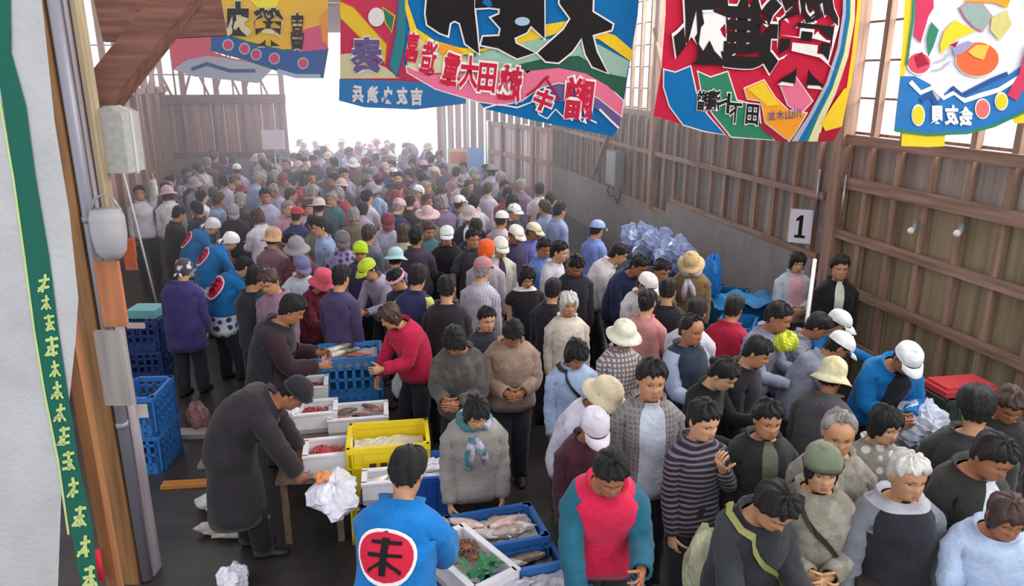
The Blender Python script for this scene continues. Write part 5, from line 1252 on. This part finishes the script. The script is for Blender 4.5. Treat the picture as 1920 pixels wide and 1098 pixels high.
def crab(pos, rz, s, col, label, group):
    """flattened shell, eight bent legs, two claws"""
    if not CRABM:
        m = MB(); m.ell((0, 0, .02), (.055, .045, .022), 12, 7); o = m.build('shell', mat('crab_red', '#b03a38', .35), None, True); CRABM.append(('shell', o.data)); bpy.data.objects.remove(o)
        for sg in (-1, 1):
            for q in range(4):
                a = .9 - q * .55; m = MB(); d = Vector((sg * math.cos(a), math.sin(a), 0)); m.tube([d * .045 + Vector((0, 0, .02)), d * .09 + Vector((0, 0, .04)), d * .13 + Vector((0, -.01, .012)), d * .15 + Vector((0, -.02, .0))], [.008, .007, .005, .002], 6)
                o = m.build('leg', mat('crab_red', '#b03a38', .35), None, True); CRABM.append(('leg', o.data)); bpy.data.objects.remove(o)
            m = MB(); m.tube([(sg * .03, .035, .02), (sg * .06, .075, .03), (sg * .04, .105, .028)], [.009, .011, .012], 7); m.ell((sg * .03, .12, .028), (.012, .024, .012), 8, 6)
            o = m.build('claw', mat('crab_red', '#b03a38', .35), None, True); CRABM.append(('claw', o.data)); bpy.data.objects.remove(o)
    r = empty('crab', pos, rz); r.scale = (s, s, s); tag(r, label, 'crab', group)
    for nm, me in CRABM:
        o = bpy.data.objects.new(nm, me); COL.objects.link(o); o.parent = r
        o.material_slots[0].link = 'OBJECT'; o.material_slots[0].material = mat('crab_' + col, col, .35, noise=.25, nscale=30)
def ice(pos, rz, L, W, label, col='#d3d2d8'):
    n, k = 14, 10; V = []; F = []; rr = random.Random(int(pos.x * 100))
    for j in range(k + 1):
        for i in range(n + 1): V.append(((i / n - .5) * L, (j / k - .5) * W, rr.uniform(-.012, .016)))
    for j in range(k):
        for i in range(n): a = j * (n + 1) + i; F.append((a, a + 1, a + n + 2, a + n + 1))
    V += [(-L / 2, -W / 2, -.05), (L / 2, -W / 2, -.05), (L / 2, W / 2, -.05), (-L / 2, W / 2, -.05)]
    q = (n + 1) * (k + 1); F.append((q, q + 1, q + 2, q + 3))
    for a_, b_, c in (([i for i in range(n + 1)], q, q + 1), ([k * (n + 1) + i for i in range(n + 1)], q + 3, q + 2), ([j * (n + 1) for j in range(k + 1)], q, q + 3), ([j * (n + 1) + n for j in range(k + 1)], q + 1, q + 2)):
        F.append(tuple(a_) + (c, b_))
    o = mesh_obj('crushed_ice', V, F, mat('ice_' + col, col, .3, noise=.12, nscale=40, bump=.4, bscale=60), None, smooth=False); o.location = pos; o.rotation_euler = (0, 0, rz)
    return tag(o, label, 'ice', kind='stuff')
def fill(o, base, rz, L, W, z, n, maker, seed):
    rr = random.Random(seed); out = []
    for i in range(n):
        u = rr.uniform(-.36, .36) * L; v = rr.uniform(-.34, .34) * W
        c = math.cos(rz); s_ = math.sin(rz); maker(i, Vector((base.x + u * c - v * s_, base.y + u * s_ + v * c, z + .012 * (i % 3))), rz + rr.uniform(-.6, .6) + (math.pi if rr.random() < .5 else 0))
YW = -YAW
def stack(px, py, z, rz, L, W, H, n, col, labels, **kw):
    """n crates on the floor stacked up to rim height z"""
    p = atz(px, py, z); z0 = z - n * H
    for i in range(n): crate(Vector((p.x, p.y, z0 + i * H)), rz, L, W, H - .004, col, labels[i], **({k_: v for k_, v in kw.items() if k_ != 'lab'} | ({'lab': kw.get('lab')} if i == n - 1 else {})))
    return Vector((p.x, p.y, z))
pos_w = ['bottom', 'middle', 'top', 'topmost']
# tall blue stack by the left pipe
stack(268, 724, .76, YW + R(4), .36, .5, .38, 2, '#2f6fb4', ['blue crate at the bottom of the stack near the grey pipe', 'blue crate with pasted paper label topping the stack near the grey pipe'], lab=(.03, .2), group='blue crates')
b = MB(); b.ell((0, 0, 0), (.07, .05, .05)); b.ell((.04, .02, -.07), (.045, .04, .07)); b.ell((-.05, 0, -.04), (.05, .04, .06)); p = atz(241, 745, .76); o = b.build('white_bag', mat('plastic_bag', '#d9d7e2', .35), None, True); o.location = p - FH * .1 + Vector((0, 0, .02)); tag(o, 'crumpled white bag on the labelled blue crate', 'bag')
stack(276, 590, .74, YW + R(4), .40, .5, .37, 2, '#27407f', ['dark blue crate at the bottom of the farther stack by the boards', 'dark blue crate topping the farther stack by the boards'], group='blue crates')
b = MB(); b.box((0, 0, .05), (.34, .3, .1)); o = b.build('teal_tub', plastic('#6fb0b8'), None); p = atz(276, 590, .74); o.location = p; o.rotation_euler = (0, 0, YW); tag(o, 'pale teal tub on the dark blue crate stack', 'tub')
b = MB(); p = atz(268, 605, .76); b.box((0, 0, .0), (.2, .02, .06)); o = b.build('paper_note', mat('note_pink', '#d8c4c4', .8), None); o.location = p - FH * .16 + Vector((0, 0, .02)); o.rotation_euler = (0, 0, YW); tag(o, 'pale paper strip lying against the teal tub', 'paper')
# crates at the stall
pc = stack(655, 655, .90, YW + R(10), .62, .46, .45, 2, '#3d83c8', ['blue slotted crate at the bottom of the stall stack', 'blue slotted crate topping the stall stack behind the foam boxes'], group='blue crates')
ice(pc - Vector((0, 0, .06)), YW + R(10), .54, .38, 'crushed ice in the blue slotted stall crate', '#c9b6b8')
GF = 'fish in the stall boxes'
fill(None, pc, YW + R(10), .5, .36, .88, 6, lambda i, p, r: fish(p, r, .24, .08, ('#b06a5a', '#7d8a72', '#d8d3cc')[i % 3], '%s fish on the ice of the blue slotted crate' % ('reddish', 'greenish', 'pale')[i % 3], GF), 1)
py_ = atz(728, 812, .82); ry = YW + R(9)
for i, lb in enumerate(('yellow crate under the bright top one at the stall', 'bright yellow crate topping the stack in front of the blue crates')):
    crate(Vector((py_.x, py_.y, .0 + i * .41)), ry, .62, .44, .41, '#e6c91c', lb, group='yellow crates', nh=4, solid=(i == 1), slots=(i == 1))
ice(py_ - Vector((0, 0, .12)), ry, .54, .36, 'pale ice inside the bright yellow crate', '#d6cdb4')
pb = atz(822, 868, .74); crate(Vector((pb.x, pb.y, .37)), ry, .46, .4, .37, '#1f4f9c', 'dark blue crate of white fish right of the yellow crate', group='blue crates', solid=True); crate(Vector((pb.x, pb.y, 0)), ry, .46, .4, .366, '#1f4f9c', 'dark blue crate on the floor under the white fish', group='blue crates', solid=True)
ice(pb - Vector((0, 0, .05)), ry, .40, .34, 'ice in the dark blue crate of white fish')
fill(None, pb, ry, .36, .3, .72, 5, lambda i, p, r: fish(p, r, .22, .07, '#d9d8dc', 'white fish in the dark blue crate right of the yellow crate', GF), 2)
pf = atz(716, 893, .68); foam(Vector((pf.x, pf.y, .52)), ry, .28, .22, .16, 'foam box of white fish between the yellow crate and the happi seller'); crate(Vector((pf.x, pf.y, 0)), ry, .32, .26, .516, '#2a4a98', 'blue crate under the foam box beside the happi seller', group='blue crates', solid=True)
fill(None, pf, ry, .2, .14, .64, 3, lambda i, p, r: fish(p, r, .2, .06, '#dcd6d0', 'white fish in the foam box beside the happi seller', GF), 3)
# foam boxes along the sellers' side on trestle boards
def table(px, py, z, rz, L, W, label):
    p = atz(px, py, z); o = empty('trestle_table', (p.x, p.y, 0), rz); tag(o, label, 'table', 'stall tables'); b = MB(); b.box((0, 0, z - .02), (L, W, .04)); b.build('table_top', wood('table_board', '#5b4a3c', '#7a6450', 'X'), o)
    for sx in (-1, 1):
        for sy in (-1, 1): b = MB(); b.box((sx * (L / 2 - .06), sy * (W / 2 - .05), (z - .04) / 2), (.05, .05, z - .04)); b.build('leg', wood('table_board', '#5b4a3c', '#7a6450', 'X'), o)
    return p
GC = 'crabs and shrimps in the foam boxes'
t0 = table(600, 830, .58, YW + R(96), 1.15, .5, 'low trestle table under the white foam boxes'); table(598, 665, .58, YW + R(94), .95, .46, 'low trestle table at the far end of the foam boxes')
for k_, (px, py, col, n, lb) in enumerate(((592, 762, '#a83c34', 7, 'foam box of red shellfish next to the dark apron'), (615, 836, '#c24a44', 7, 'foam box of red crabs nearest the yellow crate'), (577, 716, '#96433c', 6, 'foam box of dark red crabs beneath the track jacket sleeve'), (600, 622, '#b8665c', 5, 'long white foam box behind the blue slotted crate'))):
    z = .76; p = atz(px, py, z); L, W = (.36, .30) if k_ < 3 else (.52, .34); rz = YW + R(12)
    foam(Vector((p.x, p.y, .585)), rz, L, W, .165, lb)
    fill(None, p, rz, L * .72, W * .66, .69, n + 4, lambda i, q, r: crab(q, r, .55, col, ('crab in the ' + lb), GC), 20 + k_)
p = atz(672, 768, .72); crate(Vector((p.x, p.y, .0)), YW + R(10), .5, .34, .56, '#2d4f90', 'blue crate under the reddish fish tray', group='blue crates', solid=True); foam(Vector((p.x, p.y, .565)), YW + R(10), .5, .34, .14, 'wide foam tray of reddish fish before the blue slotted crate')
fill(None, p, YW + R(10), .44, .28, .675, 9, lambda i, q, r: fish(q, r, .2, .06, ('#8c4a48', '#b57068', '#6d5a50')[i % 3], '%s fish in the wide foam tray' % ('dark red', 'pinkish', 'brown')[i % 3], GF), 31)
# crumpled plastic sheet with orange piece over the table end
def crumple(px, py, z, rx, ry_, rz_, name, label, m, seed, cat='bag', amp=.3):
    p = atz(px, py, z); rr = random.Random(seed); V = []; F = []; n, kk = 26, 14; ph = [rr.uniform(0, 6) for _ in range(6)]
    for j in range(kk + 1):
        th = math.pi * j / kk
        for i in range(n):
            a = 2 * math.pi * i / n; q = 1 + amp * (.45 * math.sin(3 * a + ph[0] + 2 * th) + .3 * math.sin(5 * a + ph[1] - 3 * th) + .25 * math.sin(9 * a + 7 * th + ph[2]))
            q *= 1 if 0 < j < kk else .6
            V.append((rx * q * math.sin(th) * math.cos(a), ry_ * q * math.sin(th) * math.sin(a), max(-rz_ * .9, rz_ * q * math.cos(th))))
    for j in range(kk):
        for i in range(n): F.append((j * n + i, j * n + (i + 1) % n, (j + 1) * n + (i + 1) % n, (j + 1) * n + i))
    o = mesh_obj(name, V, F, m, smooth=False); o.location = p; return tag(o, label, cat)
M_bag = mat('plastic_bag', '#d9d7e2', .35); M_clear = mat('clear_plastic', '#d5dcf0', .25, noise=.1, nscale=12); M_clear2 = mat('pale_blue_plastic', '#9aa8d0', .25, noise=.1, nscale=12)
crumple(628, 925, .66, .17, .26, .1, 'plastic_sheet', 'crumpled white plastic sheet spilling off the near table end', M_bag, 3, 'plastic sheet')
crumple(605, 893, .76, .06, .07, .03, 'orange_wrapper', 'small orange wrapper on the white plastic sheet', mat('wrapper_orange', '#d48a52', .5), 5, 'wrapper')
crumple(548, 770, .72, .08, .2, .16, 'plastic_drape', 'white plastic draped over the table edge by the dark apron', M_bag, 6, 'plastic sheet')
# foreground trays
rT = YW + R(17)
def tray(px, py, z, L, W, H, col, lb, below):
    p = atz(px, py, z); crate(Vector((p.x, p.y, z - H)), rT, L, W, H, col, lb, group='blue trays', solid=True)
    crate(Vector((p.x, p.y, 0)), rT, L * .96, W * .96, z - H - .004, col, below, group='blue trays', solid=True); return p
p = tray(928, 985, .72, .60, .40, .2, '#2c67ac', 'large blue tray of pale fish on ice beside the red vest seller', 'blue crate under the large tray of pale fish')
ice(p - Vector((0, 0, .06)), rT, .53, .34, 'crushed ice in the large blue tray of pale fish', '#cbc4c4'); fill(None, p, rT, .5, .3, .705, 7, lambda i, q, r: fish(q, r, .26, .09, ('#cfc6c2', '#b9a49c', '#d8b9b4')[i % 3], '%s fish on ice in the large blue tray' % ('pale', 'tan', 'pinkish')[i % 3], GF), 41)
p = tray(968, 1052, .62, .56, .36, .18, '#27508a', 'lower dark blue tray with a white fish and brown shells', 'blue crate under the lower dark tray')
ice(p - Vector((0, 0, .07)), rT, .5, .3, 'dark wet filling of the lower tray', '#6d645e'); fill(None, p, rT, .42, .24, .59, 5, lambda i, q, r: fish(q, r, .2, .08, ('#d5d2cc', '#7c6a5c', '#8f8478')[i % 3], '%s fish in the lower dark blue tray' % ('white', 'brown', 'grey')[i % 3], GF), 43)
p = tray(1010, 1098, .74, .58, .36, .2, '#3a78bc', 'blue tray of ice and fish at the lower frame edge', 'blue crate under the tray at the lower edge')
ice(p - Vector((0, 0, .05)), rT, .52, .3, 'ice in the blue tray at the lower frame edge', '#cfd0da'); fill(None, p, rT, .46, .26, .71, 5, lambda i, q, r: fish(q, r, .24, .07, '#c8cad4', 'silver fish in the tray at the lower frame edge', GF), 44)
p = tray(1140, 1112, .66, .46, .34, .18, '#2f6cb2', 'blue tray in front of the red vest seller', 'blue crate under the tray in front of the red vest'); ice(p - Vector((0, 0, .04)), rT, .42, .28, 'ice in the tray in front of the red vest', '#c3c6d2')
rF = YW + R(-52); p = atz(878, 1040, .80); foam(Vector((p.x, p.y, .64)), rF, .56, .32, .15, 'foam box of brown shellfish and green leaves beside the happi seller'); crate(Vector((p.x, p.y, 0)), rF, .5, .3, .636, '#27508a', 'blue crate under the shellfish and leaf box', group='blue crates', solid=True)
d_ = Vector((math.cos(rF), math.sin(rF), 0))
fill(None, p - d_ * .1, rF, .3, .26, .735, 9, lambda i, q, r: crab(q, r, .5, '#8a5a40', 'brown shellfish in the foam box with green leaves', GC), 51)
m = MB(); rr = random.Random(4)
for i in range(26):
    a = rr.uniform(0, 6.28); q = d_ * .15 + Vector((rr.uniform(-.1, .1), rr.uniform(-.08, .08), rr.uniform(0, .06))); v = Vector((math.cos(a), math.sin(a), rr.uniform(.1, .7))) * .08; s_ = Vector((-math.sin(a), math.cos(a), 0)) * .022
    k_ = len(m.V); m.V += [q, q + v * .5 + s_, q + v, q + v * .5 - s_]; m.F += [[k_, k_ + 1, k_ + 2, k_ + 3]]; m.fm += [0]
o = m.build('leaf_bunch', mat('leaf_green', '#2f7a4a', .5), None); o.location = p + Vector((0, 0, -.06)); tag(o, 'bunch of green leaves in the brown shellfish box', 'leaves')
# things on the left floor
def flat(px, py, d, rz_, name, label, m, cat): b = MB(); p = atz(px, py, d[2] / 2); b.box((0, 0, 0), d); o = b.build(name, m); o.location = (p.x, p.y, d[2] / 2 + .002); o.rotation_euler = (0, 0, YW + R(rz_)); return tag(o, label, cat)
flat(372, 906, (.62, .1, .03), 6, 'orange_plank', 'orange plank lying on the wet floor beside the dark apron', wood('orange_plank', '#a8682c', '#c98a3c', 'X'), 'plank')
crumple(418, 936, .08, .2, .14, .09, 'white_sack', 'crumpled white and green sack on the wet floor', mat('sack_white', '#cdd6cc', .5, noise=.25, nscale=6), 8)
crumple(440, 985, .05, .26, .12, .06, 'floor_wrapping', 'pale wrapping paper spread on the floor before the sack', mat('wrap_paper', '#b9b2a8', .7, noise=.2, nscale=8), 9, 'paper')
crumple(436, 1086, .1, .1, .12, .1, 'white_bundle', 'small white bundle at the lower frame edge on the floor', M_bag, 10, 'bundle')
crumple(372, 780, .16, .1, .08, .15, 'pink_bag', 'pinkish bag on the floor beside the blue crate stack', mat('pink_bag', '#a87a7c', .5, noise=.2, nscale=10), 12)
flat(370, 812, (.4, .16, .05), 4, 'foam_sheet', 'pale foam sheet under the pinkish bag', mat('lid_pale', '#a8a29e', .7), 'lid')
flat(405, 868, (.3, .14, .03), 8, 'cardboard', 'greyish cardboard piece on the wet floor', mat('cardboard_grey', '#8f8a7c', .8), 'cardboard')
# goods along the right wall
for i, (x, y, c, lb) in enumerate(((1028, 384, '#d8a93a', 'yellow crate by the foot of the plank gate, lower one'), (1030, 366, '#e0b548', 'yellow crate by the foot of the plank gate, upper one'))):
    p = atz(1030, 398, .62); crate(Vector((p.x, p.y, .62 * 0 + i * .42)), YW, .55, .4, .42, c, lb, group='yellow crates')
for i, (x, y, z, c, lb) in enumerate(((1388, 548, .72, '#2b78a8', 'teal-blue crate against the concrete base'), (1440, 566, .70, '#21609a', 'blue crate beside the number sign woman'), (1405, 600, .66, '#2c86c4', 'bright blue crate below the teal-blue one'), (1340, 540, .72, '#1f5c9c', 'blue crate behind the crimson coat'))):
    p = atz(x, y, z) - RT * .14; p.z = z; crate(Vector((p.x, p.y, z - .36)), YW + R(66), .6, .42, .36, c, lb, group='blue wall crates', solid=True); crate(Vector((p.x, p.y, 0)), YW + R(66), .6, .42, z - .364, c, 'lower ' + lb.replace('against', 'on the floor against'), group='blue wall crates', solid=True)
p = atz(1400, 545, .9)
V = []; F = []; n, kk = 16, 8
for j in range(kk + 1):
    for i in range(n + 1):
        u = i / n - .5; v = j / kk - .5; V.append(RT * (u * .8) + FH * (v * .5) + Vector((0, 0, .04 * math.sin(u * 14 + v * 5) + .02 * math.sin(v * 17) - .5 * max(0, abs(u) - .38))))
for j in range(kk):
    for i in range(n): a = j * (n + 1) + i; F.append((a, a + 1, a + n + 2, a + n + 1))
o = mesh_obj('blue_tarp', V, F, mat('tarp_blue', '#2f86c0', .45, noise=.2, nscale=6), smooth=True); o.location = (p.x, p.y, .80); tag(o, 'rumpled blue tarp over the crates at the concrete base', 'tarp')
for i, (x, y, lb) in enumerate(((1195, 452, 'clear plastic bundle nearest the sky blue shirt'), (1228, 462, 'middle clear plastic bundle on the wall ledge'), (1260, 480, 'clear plastic bundle behind the tan hat'))):
    crumple(x, y, 1.0, .28, .2, .26, 'plastic_bundle', lb, M_clear2, 20 + i, 'plastic', .4); p = atz(x, y, 1.0); crate(Vector((p.x, p.y, 0)), YW + R(66), .6, .44, .76, '#7d8896', 'grey tub under the ' + lb, 'tub', 'grey wall tubs', True, name='fish_tub')
crumple(1335, 520, 1.05, .12, .1, .3, 'blue_sack', 'bright blue sack leaning by the tan hat', mat('sack_blue', '#1f78c4', .45), 30, 'sack', .2)
# held and leaning things
o = crumple(1722, 800, .86, .20, .16, .2, 'plastic_bag', 'large pale blue plastic bag full of ice before the blue-jacket seller', M_clear, 31, 'bag', .3); p = atz(1722, 800, .86)
crate(Vector((p.x, p.y, 0)), YW + R(40), .5, .42, .68, '#3c4c58', 'dark tub under the pale blue plastic bag', 'tub', 'grey wall tubs', True, name='fish_tub')
crumple(1325, 1062, .75, .13, .12, .26, 'tote_bag', 'white and olive tote bag held low under the striped top', mat('tote', '#c9c9a8', .6, noise=.3, nscale=8), 36, 'bag', .15)
crumple(755, 722, .62, .10, .08, .15, 'shopping_bag', 'white shopping bag held by the crimson jacket woman', M_bag, 32, 'bag', .2)
crumple(1474, 640, 1.36, .11, .08, .09, 'yellow_bag', 'yellow-green bag carried by the grey shirt man', mat('bag_lime', '#c6d02c', .4, noise=.2, nscale=12), 33, 'bag', .25)
crumple(578, 520, 1.15, .10, .1, .2, 'white_sack', 'white sack carried in mid-crowd behind the pink-red hat', M_bag, 34, 'bag', .2)
b = MB(); b.box((0, 0, 0), (.3, .015, .2), 0, Matrix.Rotation(R(-35), 3, 'X')); o = b.build('paper_sheet', mat('paper_pink', '#d9b9c4', .8)); p = atz(1492, 532, 1.16); o.location = p; o.rotation_euler = (0, 0, YW); tag(o, 'pinkish papers held by the woman beneath the number sign', 'paper')
b = MB(); p0 = atw(1528, 486, 7.7); p1 = atw(1511, 618, 7.45); b.tube([Vector((0, 0, 0)), p1 - p0 + (p1 - p0) * .6], .02, 8); o = b.build('white_rod', M_white, None, True); o.location = p0; tag(o, 'white rod held upright beside the number sign woman', 'rod')
p = atz(1800, 722, 1.0); b = MB(); b.box((0, 0, 0), (.5, .3, .05)); b.box((0, 0, .03), (.44, .24, .04)); o = b.build('red_tray', ink('#d0484c')); o.location = (p.x, p.y, .99); o.rotation_euler = (0, 0, YW + R(10)); tag(o, 'bright red tray on the tub by the near plank wall', 'tray')
crate(Vector((p.x, p.y, 0)), YW + R(10), .56, .4, .96, '#3a4a44', 'dark tub under the bright red tray', 'tub', 'grey wall tubs', True, name='fish_tub')
# signs near the doorway
def board(px, py, z, wd, ht, m, label, post=True, name='notice_board'):
    p = atz(px, py, z); o = empty(name, (p.x, p.y, 0), YW); tag(o, label, 'sign'); b = MB(); b.box((0, 0, z), (wd, .03, ht)); b.build('panel', m, o)
    if post: b = MB(); b.tube([(0, .03, 0), (0, .03, z + ht * .4)], .02, 8); b.build('post', M_grey, o, True)
    return o, p, z
o, p, z = board(860, 308, 1.5, .5, .72, mat('board_cream', '#cfc9a8', .7), 'cream notice board with a red panel near the bright doorway'); b = MB(); b.box((0, -.02, z + .16), (.36, .012, .26)); b.build('red_panel', ink('#d98a80'), o)
b = MB(); b.box((0, -.02, z - .14), (.36, .012, .16)); b.build('green_panel', ink('#9fb89a'), o)
o, p, z = board(893, 310, 1.5, .36, .8, mat('board_blue', '#7fa6dc', .6), 'pale blue rounded board beside the cream notice board')
o, p, z = board(512, 262, 2.1, .5, .42, mat('board_white', '#d3cfdc', .7), 'white notice on the back wall left of the doorway', True)
p = atz(248, 440, 1.3); b = MB(); b.tube([(0, 0, .9), (.05, 0, .4), (.12, 0, -.3), (.2, .05, -1.25)], .016, 6); o = b.build('white_rope', mat('rope_white', '#d8cdd0', .7), None, True); o.location = p; tag(o, 'white rope hanging beside the orange cloth at the left boards', 'rope')
b = MB(); p = atz(243, 478, 1.15); b.box((0, 0, 0), (.16, .02, .42)); b.box((.02, .01, .1), (.14, .02, .26)); o = b.build('orange_cloth', cloth('#d0663c')); o.location = p; o.rotation_euler = (0, 0, YW); tag(o, 'orange cloth hanging by the white rope', 'cloth')

# ------------------------------------------------------------------ added haze volume imitating lens glare over the far half of the hall
b = MB(); b.box((.45, 16.6, 2.55), (9.9, 15.6, 5.06)); hz = b.build('glare_haze', M_white)
m = bpy.data.materials.new('haze'); m.use_nodes = True; nt = m.node_tree; nt.nodes.remove(nt.nodes['Principled BSDF'])
vs = nt.nodes.new('ShaderNodeVolumeScatter'); vs.inputs['Color'].default_value = (.97, .93, 1, 1); vs.inputs['Density'].default_value = .022; vs.inputs['Anisotropy'].default_value = .35
nt.links.new(vs.outputs[0], nt.nodes['Material Output'].inputs['Volume']); hz.data.materials.clear(); hz.data.materials.append(m)
tag(hz, 'added haze imitating doorway glare over the far crowd', 'haze', kind='stuff')
